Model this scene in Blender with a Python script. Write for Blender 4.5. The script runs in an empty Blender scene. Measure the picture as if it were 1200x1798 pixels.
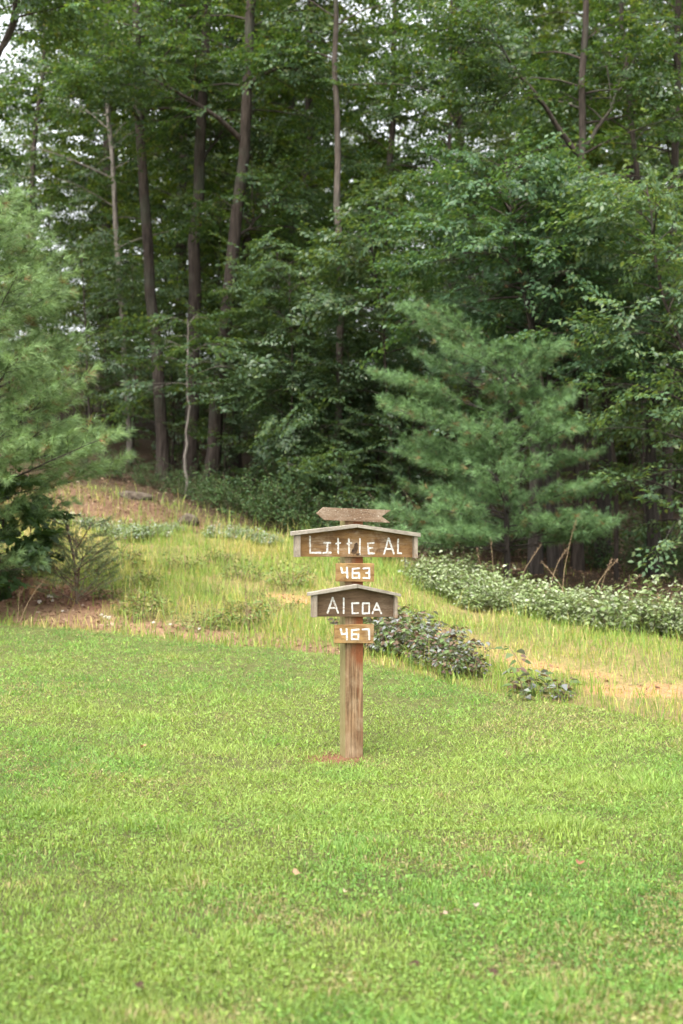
import bpy, bmesh, math, random
import numpy as np
from math import radians, sin, cos, pi

# ------------------------------------------------------------------ camera, sky, sun, exposure
S = bpy.context.scene
COL = S.collection
CAM_Z, F, YS = 1.75, 2500.0, 10.6          # eye height, focal length in photo pixels, distance of the sign
cam_d = bpy.data.cameras.new('camera')
cam_d.sensor_fit = 'HORIZONTAL'; cam_d.sensor_width = 24.0; cam_d.lens = 50.0
cam_d.clip_start = 0.1; cam_d.clip_end = 2000.0
cam_d.dof.use_dof = True; cam_d.dof.focus_distance = YS - 0.1; cam_d.dof.aperture_fstop = 2.1
cam = bpy.data.objects.new('camera', cam_d); COL.objects.link(cam)
cam.location = (0, 0, CAM_Z); cam.rotation_euler = (radians(90), 0, 0)
S.camera = cam

SUN_EL, SUN_AZ = radians(61), radians(205)   # azimuth measured from +Y towards +X: high, from the left and a little behind the camera
W = bpy.data.worlds.new('World'); S.world = W; W.use_nodes = True
nt = W.node_tree; nt.nodes.clear()
sky = nt.nodes.new('ShaderNodeTexSky'); sky.sky_type = 'NISHITA'; sky.sun_disc = False
sky.sun_elevation = SUN_EL; sky.sun_rotation = SUN_AZ; sky.air_density = 1.0; sky.dust_density = 4.0; sky.ozone_density = 1.0
hsv = nt.nodes.new('ShaderNodeHueSaturation'); hsv.inputs['Saturation'].default_value = 0.18
bg = nt.nodes.new('ShaderNodeBackground'); bg.inputs['Strength'].default_value = 0.15
wo = nt.nodes.new('ShaderNodeOutputWorld')
nt.links.new(sky.outputs[0], hsv.inputs['Color']); nt.links.new(hsv.outputs[0], bg.inputs[0]); nt.links.new(bg.outputs[0], wo.inputs[0])

sl = bpy.data.lights.new('sun', 'SUN'); sl.energy = 1.5; sl.angle = radians(35); sl.color = (1.0, 0.95, 0.86)
sun = bpy.data.objects.new('sun', sl); COL.objects.link(sun)
sun.rotation_euler = (radians(90) - SUN_EL, 0, -SUN_AZ + pi)
S.view_settings.view_transform = 'Standard'; S.view_settings.look = 'None'
S.view_settings.exposure = 2.05; S.view_settings.gamma = 1.0; S.view_settings.use_curve_mapping = False
S.cycles.max_bounces = 5; S.cycles.diffuse_bounces = 3; S.cycles.glossy_bounces = 2
S.cycles.transmission_bounces = 3; S.cycles.transparent_max_bounces = 4
S.cycles.sample_clamp_indirect = 6.0; S.cycles.use_denoising = True

# ------------------------------------------------------------------ helpers
RNG = np.random.default_rng(7)
TAB = np.random.default_rng(99).random((256, 256))

def vnoise(x, y, scale, seed=0):
    x = np.asarray(x, float) / scale + seed * 17.3; y = np.asarray(y, float) / scale + seed * 7.7
    xi = np.floor(x).astype(int); yi = np.floor(y).astype(int)
    fx = x - xi; fy = y - yi; fx = fx * fx * (3 - 2 * fx); fy = fy * fy * (3 - 2 * fy)
    a = TAB[xi % 256, yi % 256]; b = TAB[(xi + 1) % 256, yi % 256]; c = TAB[xi % 256, (yi + 1) % 256]; d = TAB[(xi + 1) % 256, (yi + 1) % 256]
    return (a * (1 - fx) + b * fx) * (1 - fy) + (c * (1 - fx) + d * fx) * fy

def fbm(x, y, scale, seed=0, octv=3):
    t = 0; a = 0.5; n = 0
    for o in range(octv):
        t = t + a * vnoise(x, y, scale / 2 ** o, seed + o * 3); n += a; a *= 0.5
    return t / n

def sstep(a, b, x):
    t = np.clip((x - a) / (b - a), 0, 1); return t * t * (3 - 2 * t)

def norm(v): return v / np.maximum(np.linalg.norm(v, axis=-1, keepdims=True), 1e-9)

def link(o, parent=None):
    COL.objects.link(o)
    if parent is not None: o.parent = parent
    return o

def mesh_np(name, V, Fc, mat, parent=None, col=None):
    """one mesh object from numpy arrays; Fc is a list of (m,k) index arrays; col an rgb per face"""
    if not isinstance(Fc, (list, tuple)): Fc = [Fc]
    V = np.ascontiguousarray(V, dtype=np.float32)
    me = bpy.data.meshes.new(name)
    me.vertices.add(len(V)); me.vertices.foreach_set('co', V.ravel())
    idx = np.concatenate([f.ravel() for f in Fc]).astype(np.int32)
    tot = np.concatenate([np.full(len(f), f.shape[1], np.int32) for f in Fc])
    st = np.concatenate([[0], np.cumsum(tot)[:-1]]).astype(np.int32)
    me.loops.add(len(idx)); me.loops.foreach_set('vertex_index', idx)
    me.polygons.add(len(tot)); me.polygons.foreach_set('loop_start', st)
    if col is not None:
        a = me.attributes.new('col', 'FLOAT_COLOR', 'FACE')
        c4 = np.ones((len(tot), 4), np.float32); c4[:, :3] = col
        a.data.foreach_set('color', c4.ravel())
    me.update(calc_edges=True)
    if mat: me.materials.append(mat)
    return link(bpy.data.objects.new(name, me), parent)

def mesh_py(name, V, Fc, mat, parent=None, bevel=0.0):
    me = bpy.data.meshes.new(name); me.from_pydata([tuple(map(float, v)) for v in V], [], [tuple(map(int, f)) for f in Fc]); me.update()
    if bevel > 0:
        bm = bmesh.new(); bm.from_mesh(me); bmesh.ops.recalc_face_normals(bm, faces=bm.faces)
        bmesh.ops.bevel(bm, geom=[e for e in bm.edges if e.calc_face_angle(0) > 0.3], offset=bevel, segments=2, affect='EDGES', profile=0.6)
        bm.to_mesh(me); bm.free()
    me.materials.append(mat)
    return link(bpy.data.objects.new(name, me), parent)

def thing(name, label, cat, loc=(0, 0, 0), rotz=0.0, group=None):
    o = bpy.data.objects.new(name, None); o.empty_display_size = 0.2; link(o)
    o.location = loc; o.rotation_euler = (0, 0, rotz)
    return tag(o, label, cat, group)

def tag(o, label, cat=None, group=None, kind=None):
    o['label'] = label
    if cat: o['category'] = cat
    if group: o['group'] = group
    if kind: o['kind'] = kind
    return o

def copy_thing(root, loc, rotz, scale, label, group=None):
    r = root.copy(); link(r); r.location = loc; r.rotation_euler = (0, 0, rotz); r.scale = (scale[0], scale[0], scale[1]) if isinstance(scale, tuple) else (scale,) * 3
    r['label'] = label
    if group: r['group'] = group
    for ch in root.children:
        c = ch.copy(); link(c, r)
    return r

# ------------------------------------------------------------------ materials
def new_mat(name):
    m = bpy.data.materials.new(name); m.use_nodes = True
    n = m.node_tree; n.nodes.clear()
    out = n.nodes.new('ShaderNodeOutputMaterial')
    return m, n, out

def nd(n, t, **kw):
    x = n.nodes.new(t)
    for k, v in kw.items():
        if k in x.inputs: x.inputs[k].default_value = v
        else: setattr(x, k, v)
    return x

def leaf_mat(name, transl=0.35, rough=0.5, spec=0.35, tcol=(1.25, 1.15, 0.5), rnd=0.25):
    """colour per leaf from the mesh, a little different on each plant; light passes through the blade"""
    m, n, out = new_mat(name); L = n.links.new
    at = nd(n, 'ShaderNodeAttribute', attribute_name='col')
    oi = nd(n, 'ShaderNodeObjectInfo')
    mr = nd(n, 'ShaderNodeMapRange'); mr.inputs['To Min'].default_value = 1 - rnd; mr.inputs['To Max'].default_value = 1 + rnd
    L(oi.outputs['Random'], mr.inputs['Value'])
    hs = nd(n, 'ShaderNodeHueSaturation'); L(at.outputs['Color'], hs.inputs['Color']); L(mr.outputs[0], hs.inputs['Value'])
    p = nd(n, 'ShaderNodeBsdfPrincipled'); p.inputs['Roughness'].default_value = rough; p.inputs['Specular IOR Level'].default_value = spec
    L(hs.outputs[0], p.inputs['Base Color'])
    mx = nd(n, 'ShaderNodeMix', data_type='RGBA', blend_type='MULTIPLY'); mx.inputs[0].default_value = 1.0
    L(hs.outputs[0], mx.inputs[6]); mx.inputs[7].default_value = (*tcol, 1)
    t = nd(n, 'ShaderNodeBsdfTranslucent'); L(mx.outputs[2], t.inputs['Color'])
    ms = nd(n, 'ShaderNodeMixShader'); ms.inputs[0].default_value = transl
    L(p.outputs[0], ms.inputs[1]); L(t.outputs[0], ms.inputs[2]); L(ms.outputs[0], out.inputs[0])
    return m

def bark_mat(name, c1, c2, moss=None, scale=9.0):
    m, n, out = new_mat(name); L = n.links.new
    tc = nd(n, 'ShaderNodeTexCoord'); mp = nd(n, 'ShaderNodeMapping'); mp.inputs['Scale'].default_value = (1, 1, 0.16)
    L(tc.outputs['Object'], mp.inputs['Vector'])
    no = nd(n, 'ShaderNodeTexNoise', Scale=scale * 2, Detail=6.0, Roughness=0.65); L(mp.outputs[0], no.inputs['Vector'])
    vo = nd(n, 'ShaderNodeTexVoronoi', Scale=scale * 2.2); L(mp.outputs[0], vo.inputs['Vector'])
    no2 = nd(n, 'ShaderNodeTexNoise', Scale=1.3, Detail=3.0); L(tc.outputs['Object'], no2.inputs['Vector'])
    cr = nd(n, 'ShaderNodeValToRGB'); cr.color_ramp.elements[0].color = (*c1, 1); cr.color_ramp.elements[1].color = (*c2, 1)
    cr.color_ramp.elements[0].position = 0.3; cr.color_ramp.elements[1].position = 0.72; L(no.outputs['Fac'], cr.inputs[0])
    base = cr.outputs[0]
    if moss:
        r2 = nd(n, 'ShaderNodeValToRGB'); r2.color_ramp.elements[0].position = 0.52; r2.color_ramp.elements[1].position = 0.68; L(no2.outputs['Fac'], r2.inputs[0])
        mx = nd(n, 'ShaderNodeMix', data_type='RGBA'); L(r2.outputs[0], mx.inputs[0]); L(base, mx.inputs[6]); mx.inputs[7].default_value = (*moss, 1); base = mx.outputs[2]
    p = nd(n, 'ShaderNodeBsdfPrincipled', Roughness=0.9); p.inputs['Specular IOR Level'].default_value = 0.15
    L(base, p.inputs['Base Color'])
    ad = nd(n, 'ShaderNodeMath', operation='ADD'); L(no.outputs['Fac'], ad.inputs[0]); L(vo.outputs['Distance'], ad.inputs[1])
    bp = nd(n, 'ShaderNodeBump', Strength=0.8, Distance=0.03); L(ad.outputs[0], bp.inputs['Height']); L(bp.outputs[0], p.inputs['Normal'])
    L(p.outputs[0], out.inputs[0]); return m

def wood_mat(name, dark, mid, pale, grain=(1.2, 14, 14), pale_amt=0.5, stain=None, stain_pos=(0.5, 0.62), seed=0.0, speck=0.0, post=False):
    """weathered softwood: long grain streaks, knots, silvered patches and an optional stain colour"""
    m, n, out = new_mat(name); L = n.links.new
    tc = nd(n, 'ShaderNodeTexCoord')
    mp = nd(n, 'ShaderNodeMapping'); mp.inputs['Scale'].default_value = grain; mp.inputs['Location'].default_value = (seed, seed * 1.7, seed * .6)
    L(tc.outputs['Object'], mp.inputs['Vector'])
    g1 = nd(n, 'ShaderNodeTexNoise', Scale=3.0, Detail=8.0, Roughness=0.62, Distortion=0.6); L(mp.outputs[0], g1.inputs['Vector'])
    g2 = nd(n, 'ShaderNodeTexNoise', Scale=14.0, Detail=4.0, Roughness=0.7); L(mp.outputs[0], g2.inputs['Vector'])
    mp2 = nd(n, 'ShaderNodeMapping'); mp2.inputs['Location'].default_value = (seed * 2.1, 3.0, seed); L(tc.outputs['Object'], mp2.inputs['Vector'])
    pt = nd(n, 'ShaderNodeTexNoise', Scale=6.5, Detail=4.0, Roughness=0.6, Distortion=0.8); L(mp2.outputs[0], pt.inputs['Vector'])
    cr = nd(n, 'ShaderNodeValToRGB'); e = cr.color_ramp.elements
    e[0].color = (*dark, 1); e[0].position = 0.32; e[1].color = (*mid, 1); e[1].position = 0.62
    L(g1.outputs['Fac'], cr.inputs[0])
    r2 = nd(n, 'ShaderNodeValToRGB'); r2.color_ramp.elements[0].position = 0.62 - 0.3 * pale_amt; r2.color_ramp.elements[1].position = 0.86 - 0.3 * pale_amt
    L(pt.outputs['Fac'], r2.inputs[0])
    mul = nd(n, 'ShaderNodeMath', operation='MULTIPLY'); L(r2.outputs[0], mul.inputs[0])
    mr = nd(n, 'ShaderNodeMapRange'); mr.inputs['From Min'].default_value = 0.35; mr.inputs['From Max'].default_value = 0.65; L(g2.outputs['Fac'], mr.inputs['Value']); L(mr.outputs[0], mul.inputs[1])
    mx = nd(n, 'ShaderNodeMix', data_type='RGBA'); L(mul.outputs[0], mx.inputs[0]); L(cr.outputs[0], mx.inputs[6]); mx.inputs[7].default_value = (*pale, 1)
    base = mx.outputs[2]
    if stain:
        mp3 = nd(n, 'ShaderNodeMapping'); mp3.inputs['Scale'].default_value = tuple(0.4 * s if s > 5 else s * 1.4 for s in grain); L(tc.outputs['Object'], mp3.inputs['Vector'])
        s1 = nd(n, 'ShaderNodeTexNoise', Scale=2.2, Detail=3.0); L(mp3.outputs[0], s1.inputs['Vector'])
        r3 = nd(n, 'ShaderNodeValToRGB'); r3.color_ramp.elements[0].position = stain_pos[0]; r3.color_ramp.elements[1].position = stain_pos[1]
        if post:      # the rain stain sits on the right of the face, about the middle of the post; the left face is mixed towards yellow green
            sx = nd(n, 'ShaderNodeSeparateXYZ'); L(tc.outputs['Object'], sx.inputs[0])
            q1 = nd(n, 'ShaderNodeMapRange'); q1.inputs['From Min'].default_value = -.045; q1.inputs['From Max'].default_value = .025; q1.inputs['To Min'].default_value = -.25; q1.inputs['To Max'].default_value = .14; L(sx.outputs[0], q1.inputs['Value'])
            q2 = nd(n, 'ShaderNodeMapRange'); q2.inputs['From Min'].default_value = .35; q2.inputs['From Max'].default_value = .8; q2.inputs['To Min'].default_value = -.35; q2.inputs['To Max'].default_value = .0; L(sx.outputs[2], q2.inputs['Value'])
            a1 = nd(n, 'ShaderNodeMath', operation='ADD'); L(s1.outputs['Fac'], a1.inputs[0]); L(q1.outputs[0], a1.inputs[1])
            a2 = nd(n, 'ShaderNodeMath', operation='ADD'); L(a1.outputs[0], a2.inputs[0]); L(q2.outputs[0], a2.inputs[1]); L(a2.outputs[0], r3.inputs[0])
            q3 = nd(n, 'ShaderNodeMapRange'); q3.inputs['From Min'].default_value = -.062; q3.inputs['From Max'].default_value = -.069; L(sx.outputs[0], q3.inputs['Value'])
            q4 = nd(n, 'ShaderNodeMath', operation='MULTIPLY'); q4.inputs[1].default_value = .7; L(q3.outputs[0], q4.inputs[0])
            mg = nd(n, 'ShaderNodeMix', data_type='RGBA'); L(q4.outputs[0], mg.inputs[0]); L(base, mg.inputs[6]); mg.inputs[7].default_value = (.22, .20, .085, 1); base = mg.outputs[2]
        else: L(s1.outputs['Fac'], r3.inputs[0])
        m3 = nd(n, 'ShaderNodeMix', data_type='RGBA'); L(r3.outputs[0], m3.inputs[0]); L(base, m3.inputs[6]); m3.inputs[7].default_value = (*stain, 1); base = m3.outputs[2]
    # fine cracks
    wk = nd(n, 'ShaderNodeTexNoise', Scale=34.0, Detail=2.0); L(mp.outputs[0], wk.inputs['Vector'])
    r4 = nd(n, 'ShaderNodeValToRGB'); r4.color_ramp.elements[0].position = 0.28; r4.color_ramp.elements[0].color = (0.35, 0.32, 0.3, 1); r4.color_ramp.elements[1].position = 0.42; r4.color_ramp.elements[1].color = (1, 1, 1, 1)
    L(wk.outputs['Fac'], r4.inputs[0])
    m4 = nd(n, 'ShaderNodeMix', data_type='RGBA', blend_type='MULTIPLY'); m4.inputs[0].default_value = 0.8; L(base, m4.inputs[6]); L(r4.outputs[0], m4.inputs[7]); base = m4.outputs[2]
    if speck > 0:
        sp = nd(n, 'ShaderNodeTexNoise', Scale=95.0, Detail=3.0, Roughness=0.7); L(tc.outputs['Object'], sp.inputs['Vector'])
        r5 = nd(n, 'ShaderNodeValToRGB'); r5.color_ramp.elements[0].position = 0.60 - 0.1 * speck; r5.color_ramp.elements[1].position = 0.68 - 0.1 * speck; L(sp.outputs['Fac'], r5.inputs[0])
        m5 = nd(n, 'ShaderNodeMix', data_type='RGBA'); L(r5.outputs[0], m5.inputs[0]); L(base, m5.inputs[6]); m5.inputs[7].default_value = (0.55, 0.5, 0.42, 1); base = m5.outputs[2]
    p = nd(n, 'ShaderNodeBsdfPrincipled', Roughness=0.85); p.inputs['Specular IOR Level'].default_value = 0.2
    L(base, p.inputs['Base Color'])
    bp = nd(n, 'ShaderNodeBump', Strength=0.35, Distance=0.004); L(g1.outputs['Fac'], bp.inputs['Height']); L(bp.outputs[0], p.inputs['Normal'])
    L(p.outputs[0], out.inputs[0]); return m

def paint_mat(name, under):
    m, n, out = new_mat(name); L = n.links.new
    tc = nd(n, 'ShaderNodeTexCoord')
    a = nd(n, 'ShaderNodeTexNoise', Scale=70.0, Detail=5.0, Roughness=0.7); L(tc.outputs['Object'], a.inputs['Vector'])
    r = nd(n, 'ShaderNodeValToRGB'); r.color_ramp.elements[0].position = 0.38; r.color_ramp.elements[0].color = (*under, 1); r.color_ramp.elements[1].position = 0.52; r.color_ramp.elements[1].color = (0.66, 0.655, 0.64, 1)
    L(a.outputs['Fac'], r.inputs[0])
    p = nd(n, 'ShaderNodeBsdfPrincipled', Roughness=0.6); L(r.outputs[0], p.inputs['Base Color']); L(p.outputs[0], out.inputs[0]); return m

def plain_mat(name, c1, c2, scale=8.0, rough=0.9, bump=0.4):
    m, n, out = new_mat(name); L = n.links.new
    tc = nd(n, 'ShaderNodeTexCoord')
    a = nd(n, 'ShaderNodeTexNoise', Scale=scale, Detail=6.0, Roughness=0.65); L(tc.outputs['Object'], a.inputs['Vector'])
    r = nd(n, 'ShaderNodeValToRGB'); r.color_ramp.elements[0].position = 0.35; r.color_ramp.elements[0].color = (*c1, 1); r.color_ramp.elements[1].position = 0.65; r.color_ramp.elements[1].color = (*c2, 1)
    L(a.outputs['Fac'], r.inputs[0])
    p = nd(n, 'ShaderNodeBsdfPrincipled', Roughness=rough); L(r.outputs[0], p.inputs['Base Color'])
    p.inputs['Specular IOR Level'].default_value = 0.2
    bp = nd(n, 'ShaderNodeBump', Strength=bump, Distance=0.02); L(a.outputs['Fac'], bp.inputs['Height']); L(bp.outputs[0], p.inputs['Normal'])
    L(p.outputs[0], out.inputs[0]); return m

def ground_mat():
    m, n, out = new_mat('earth'); L = n.links.new
    at = nd(n, 'ShaderNodeAttribute', attribute_name='zone')
    tc = nd(n, 'ShaderNodeTexCoord')
    a = nd(n, 'ShaderNodeTexNoise', Scale=9.0, Detail=8.0, Roughness=0.75); L(tc.outputs['Object'], a.inputs['Vector'])
    b = nd(n, 'ShaderNodeTexNoise', Scale=60.0, Detail=4.0, Roughness=0.7); L(tc.outputs['Object'], b.inputs['Vector'])
    r = nd(n, 'ShaderNodeValToRGB'); r.color_ramp.elements[0].position = 0.3; r.color_ramp.elements[0].color = (0.55, 0.52, 0.5, 1); r.color_ramp.elements[1].position = 0.7; r.color_ramp.elements[1].color = (1.35, 1.35, 1.3, 1)
    L(a.outputs['Fac'], r.inputs[0])
    r2 = nd(n, 'ShaderNodeValToRGB'); r2.color_ramp.elements[0].position = 0.35; r2.color_ramp.elements[0].color = (0.5, 0.47, 0.45, 1); r2.color_ramp.elements[1].position = 0.65; r2.color_ramp.elements[1].color = (1.5, 1.45, 1.4, 1)
    L(b.outputs['Fac'], r2.inputs[0])
    m1 = nd(n, 'ShaderNodeMix', data_type='RGBA', blend_type='MULTIPLY'); m1.inputs[0].default_value = 0.8; L(at.outputs['Color'], m1.inputs[6]); L(r.outputs[0], m1.inputs[7])
    m2 = nd(n, 'ShaderNodeMix', data_type='RGBA', blend_type='MULTIPLY'); m2.inputs[0].default_value = 0.8; L(m1.outputs[2], m2.inputs[6]); L(r2.outputs[0], m2.inputs[7])
    p = nd(n, 'ShaderNodeBsdfPrincipled', Roughness=0.95); p.inputs['Specular IOR Level'].default_value = 0.1; L(m2.outputs[2], p.inputs['Base Color'])
    bp = nd(n, 'ShaderNodeBump', Strength=0.7, Distance=0.04); L(b.outputs['Fac'], bp.inputs['Height']); L(bp.outputs[0], p.inputs['Normal'])
    L(p.outputs[0], out.inputs[0]); return m

M_OAK = leaf_mat('broad_leaf', 0.45, 0.45, 0.45, (1.3, 1.2, 0.45))
M_NEEDLE = leaf_mat('pine_needle', 0.2, 0.5, 0.3, (1.2, 1.1, 0.6), 0.1)
M_BLADE = leaf_mat('grass_blade', 0.4, 0.55, 0.25, (1.15, 1.1, 0.6), 0.0)
M_SHRUB = leaf_mat('shrub_leaf', 0.25, 0.6, 0.25, (1.2, 1.15, 0.6), 0.12)
M_LITTER = leaf_mat('dry_leaf', 0.15, 0.8, 0.1, (1.1, 1.0, 0.8), 0.2)
B_OAK = bark_mat('oak_bark', (0.018, 0.014, 0.012), (0.070, 0.055, 0.045), (.05, .052, .038))
B_PALE = bark_mat('pale_bark', (0.08, 0.068, 0.058), (0.22, 0.195, 0.17))
B_SLIM = bark_mat('slim_bark', (0.040, 0.031, 0.026), (0.125, 0.102, 0.086), (.07, .072, .055))
B_PINE = bark_mat('pine_bark', (0.022, 0.019, 0.017), (0.07, 0.058, 0.05))
B_TWIG = bark_mat('twig_bark', (0.08, 0.055, 0.04), (0.20, 0.15, 0.11))

# ------------------------------------------------------------------ terrain
CP = np.array([  # x, y (metres from the camera), ground height
    (0, -15, .05), (-15, -10, .25), (15, -10, -.1), (0, 0, .0), (0, 5, -.03), (-3, 6, .0), (3, 6, -.06), (-6, 10, .14), (-2.4, 10, .02), (0, 10.6, -.06), (2.6, 10.6, -.07), (6, 9, -.12),
    (-4.1, 17, .42), (-2.4, 14, .2), (-1.24, 15.5, .287), (0, 14.8, .27), (1.2, 13.3, .13), (2.83, 11.8, -.01), (5, 11, -.05),
    (-4.0, 20, .94), (-4.1, 23, 1.46), (-4.3, 27, 2.28), (-2.55, 25.5, 1.74), (-1.0, 25, 1.29), (-1.2, 20, .78), (0.8, 20, .80), (3.0, 13.5, .1), (2.16, 18, .42), (3.8, 16, .24), (4.0, 21, .48), (1.4, 22, .85), (6, 20, .4), (7, 15, .15),
    (-6, 17.5, .5), (-8, 22, 1.5), (-9, 28, 2.7), (-3.0, 30, 2.25), (0, 29, 1.6), (5, 28, .8), (10, 28, .6), (-14, 40, 4.8), (0, 40, 3.0), (12, 40, 1.6), (-25, 60, 8), (0, 60, 6.3), (25, 60, 5), (-30, 90, 13), (0, 90, 11), (30, 90, 10)], float)
def _solve():
    n = len(CP); d = np.linalg.norm(CP[:, None, :2] - CP[None, :, :2], axis=2)
    A = np.zeros((n + 3, n + 3)); A[:n, :n] = d - 0.6 * np.eye(n) * 0.3; A[:n, n] = 1; A[:n, n + 1:] = CP[:, :2]; A[n, :n] = 1; A[n + 1:, :n] = CP[:, :2].T
    return np.linalg.solve(A, np.concatenate([CP[:, 2], [0, 0, 0]]))
WT = _solve()
def edge_y(x):   # where the mown lawn ends
    x = np.asarray(x, float)
    return np.interp(x, [-12, -4.08, -2.4, -1.24, 0, 1.2, 2.83, 5, 9], [21, 17.0, 16.2, 15.5, 14.8, 13.2, 11.8, 10.6, 9.4]) + 0.35 * (fbm(x, x * 0 + 3, 1.1, 5) - .5)
def ground_z(x, y):
    x = np.clip(np.asarray(x, float), -30, 30); y = np.clip(np.asarray(y, float), -15, 90)
    sh = np.broadcast(x, y).shape; X = np.broadcast_to(x, sh).ravel(); Y = np.broadcast_to(y, sh).ravel()
    z = np.zeros(len(X)); n = len(CP)
    for i in range(n): z += WT[i] * np.hypot(X - CP[i, 0], Y - CP[i, 1])
    z += WT[n] + WT[n + 1] * X + WT[n + 2] * Y
    rough = sstep(-.3, 1.5, Y - edge_y(X))
    z += (fbm(X, Y, 2.2, 11) - .5) * (.05 + .18 * rough) + (fbm(X, Y, .5, 12) - .5) * .03 * (1 + 2 * rough)
    return z.reshape(sh)
def gz(x, y): return float(ground_z(np.array([x]), np.array([y]))[0])
def at(px, Y): return (px - 600.0) / F * Y
def hz(py, Y): return CAM_Z - (py - 899.0) / F * Y

def zones(x, y):
    """masks of the kinds of ground: mown, bare dirt bank, sandy track, forest floor, brown slope under the trees"""
    d = y - edge_y(x); n1 = fbm(x, y, 1.3, 21); n2 = fbm(x, y, .45, 25)
    lawn = 1 - sstep(-.12, .12, d + (n2 - .5) * .5)
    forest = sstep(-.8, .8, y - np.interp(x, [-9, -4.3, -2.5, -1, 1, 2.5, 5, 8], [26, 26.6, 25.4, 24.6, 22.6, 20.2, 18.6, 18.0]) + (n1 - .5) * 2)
    dirt = sstep(.25, .6, (1 - sstep(-3.1, -1.7, x + (n1 - .5) * 2)) * sstep(0.0, .3, d) * (1 - sstep(1.9, 3.0, d + (x + 4) * .5 + (n1 - .5) * 1.6)) + .4 * (n2 - .5))
    lowdirt = sstep(.45, .75, sstep(.05, .3, d) * (1 - sstep(.7, 1.6, d)) * (1 - sstep(-.3, .6, x)) * .9 + .7 * (n2 - .5))
    # the track comes from behind the sign and runs off to the right
    ty = np.interp(x, [-3, -1.2, 0, 1.0, 2.0, 3.0, 5, 8], [20.6, 19.4, 18.2, 16.5, 14.9, 13.7, 12.9, 12.4])
    track = np.exp(-((y - ty) / .8) ** 2) * sstep(-2.5, -1.0, x)
    sand = np.maximum(sstep(.72, 1.0, track * .85 + 1.1 * (n1 - .5) + .6 * (n2 - .5)), sstep(.35, .7, np.exp(-((x - 3.1) / .75) ** 2 - ((y - 13.5) / .45) ** 2) + .9 * (n2 - .5)))
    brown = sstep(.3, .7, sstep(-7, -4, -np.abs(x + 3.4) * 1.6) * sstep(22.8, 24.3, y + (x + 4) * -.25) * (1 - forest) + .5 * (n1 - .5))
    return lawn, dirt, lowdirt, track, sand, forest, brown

def axis(lo, hi, step, far):
    a = list(np.arange(lo, hi + 1e-6, step)); s = step
    l, r = [], []; x = lo
    while x > -far: s *= 1.35; x -= s; l.append(x)
    s = step; x = hi
    while x < far: s *= 1.35; x += s; r.append(x)
    return np.array(l[::-1] + a + r)
gx = axis(-8, 8, .14, 420); gy = axis(2, 31, .14, 420)
GX, GY = np.meshgrid(gx, gy, indexing='ij'); GZ = ground_z(GX, GY)
V = np.stack([GX, GY, GZ], -1).reshape(-1, 3); nx, ny = GX.shape
ii = (np.arange(nx - 1)[:, None] * ny + np.arange(ny - 1)[None, :]).ravel()
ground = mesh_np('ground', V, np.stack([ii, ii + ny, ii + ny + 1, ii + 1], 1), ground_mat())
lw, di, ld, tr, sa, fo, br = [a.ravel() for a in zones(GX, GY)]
nz = fbm(GX, GY, .8, 31).ravel()
C = np.zeros((len(V), 3)) + np.array((.20, .17, .075))
def over(C, m, c): return C * (1 - m[:, None]) + m[:, None] * np.array(c)
C = over(C, sstep(.4, .7, nz), (.15, .15, .055))
C = over(C, tr * .6, (.26, .21, .10)); C = over(C, sa, (.42, .235, .125)); C = over(C, br, (.15, .095, .062))
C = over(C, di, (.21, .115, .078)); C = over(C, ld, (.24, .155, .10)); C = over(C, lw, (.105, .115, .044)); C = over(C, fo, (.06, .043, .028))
ps = np.hypot((V[:, 0] + .03) / 1.25, V[:, 1] - 10.46); C = over(C, 1 - sstep(.10, .26, ps + (nz - .5) * .25), (.19, .10, .06))
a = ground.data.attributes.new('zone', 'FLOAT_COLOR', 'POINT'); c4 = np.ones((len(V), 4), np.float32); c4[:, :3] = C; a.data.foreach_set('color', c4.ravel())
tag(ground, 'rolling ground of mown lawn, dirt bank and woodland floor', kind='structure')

# ------------------------------------------------------------------ sign post
TH = radians(15); PXM = 236.0
SX, SY = (617.3 - 600) / PXM, YS; SZ = gz(SX, SY) 
Z0 = 1326.0
def lx(px, ly=-.1): return ((px - 617.3) / PXM + ly * sin(TH)) / cos(TH)
def lz(py): return (Z0 - py) / PXM
W_LITTLE = wood_mat('wood_little', (.085, .040, .016), (.24, .132, .053), (.39, .30, .21), (1.3, 14, 9), .62, (.23, .126, .05), (.52, .66), 1.3)
W_ALCOA = wood_mat('wood_alcoa', (.068, .041, .023), (.158, .100, .060), (.225, .172, .122), (1.3, 14, 10), .35, None, (.5, .6), 4.1)
W_PLAQ = wood_mat('wood_plaque', (.13, .062, .022), (.29, .175, .072), (.40, .31, .20), (2.2, 14, 13), .45, (.33, .205, .08), (.5, .6), 7.7)
W_TRIM = wood_mat('wood_trim', (.17, .13, .095), (.27, .22, .17), (.37, .325, .27), (12, 12, 2.5), .7, (.22, .13, .07), (.58, .7), 2.6, 0)
W_ARROW = wood_mat('wood_arrow', (.11, .068, .042), (.21, .14, .09), (.36, .295, .225), (2.0, 14, 16), .5, None, (.5, .6), 5.5, .05)
W_POST = wood_mat('wood_post', (.070, .038, .019), (.265, .168, .092), (.38, .29, .185), (17, 17, .9), .5, (.17, .060, .024), (.38, .58), 3.3, 0.0, True)
W_ROOF = wood_mat('wood_roof', (.16, .135, .105), (.28, .245, .20), (.38, .34, .28), (3, 12, 12), .7, None, (.5, .6), 8.2, 0)
P_WHITE = paint_mat('white_paint', (.33, .24, .16))
M_IRON = plain_mat('rusty_iron', (.05, .035, .03), (.14, .075, .045), 60, .7, .3)
M_STAIN = plain_mat('dark_knot', (.03, .02, .014), (.10, .06, .035), 50, .9, .8)

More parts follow.
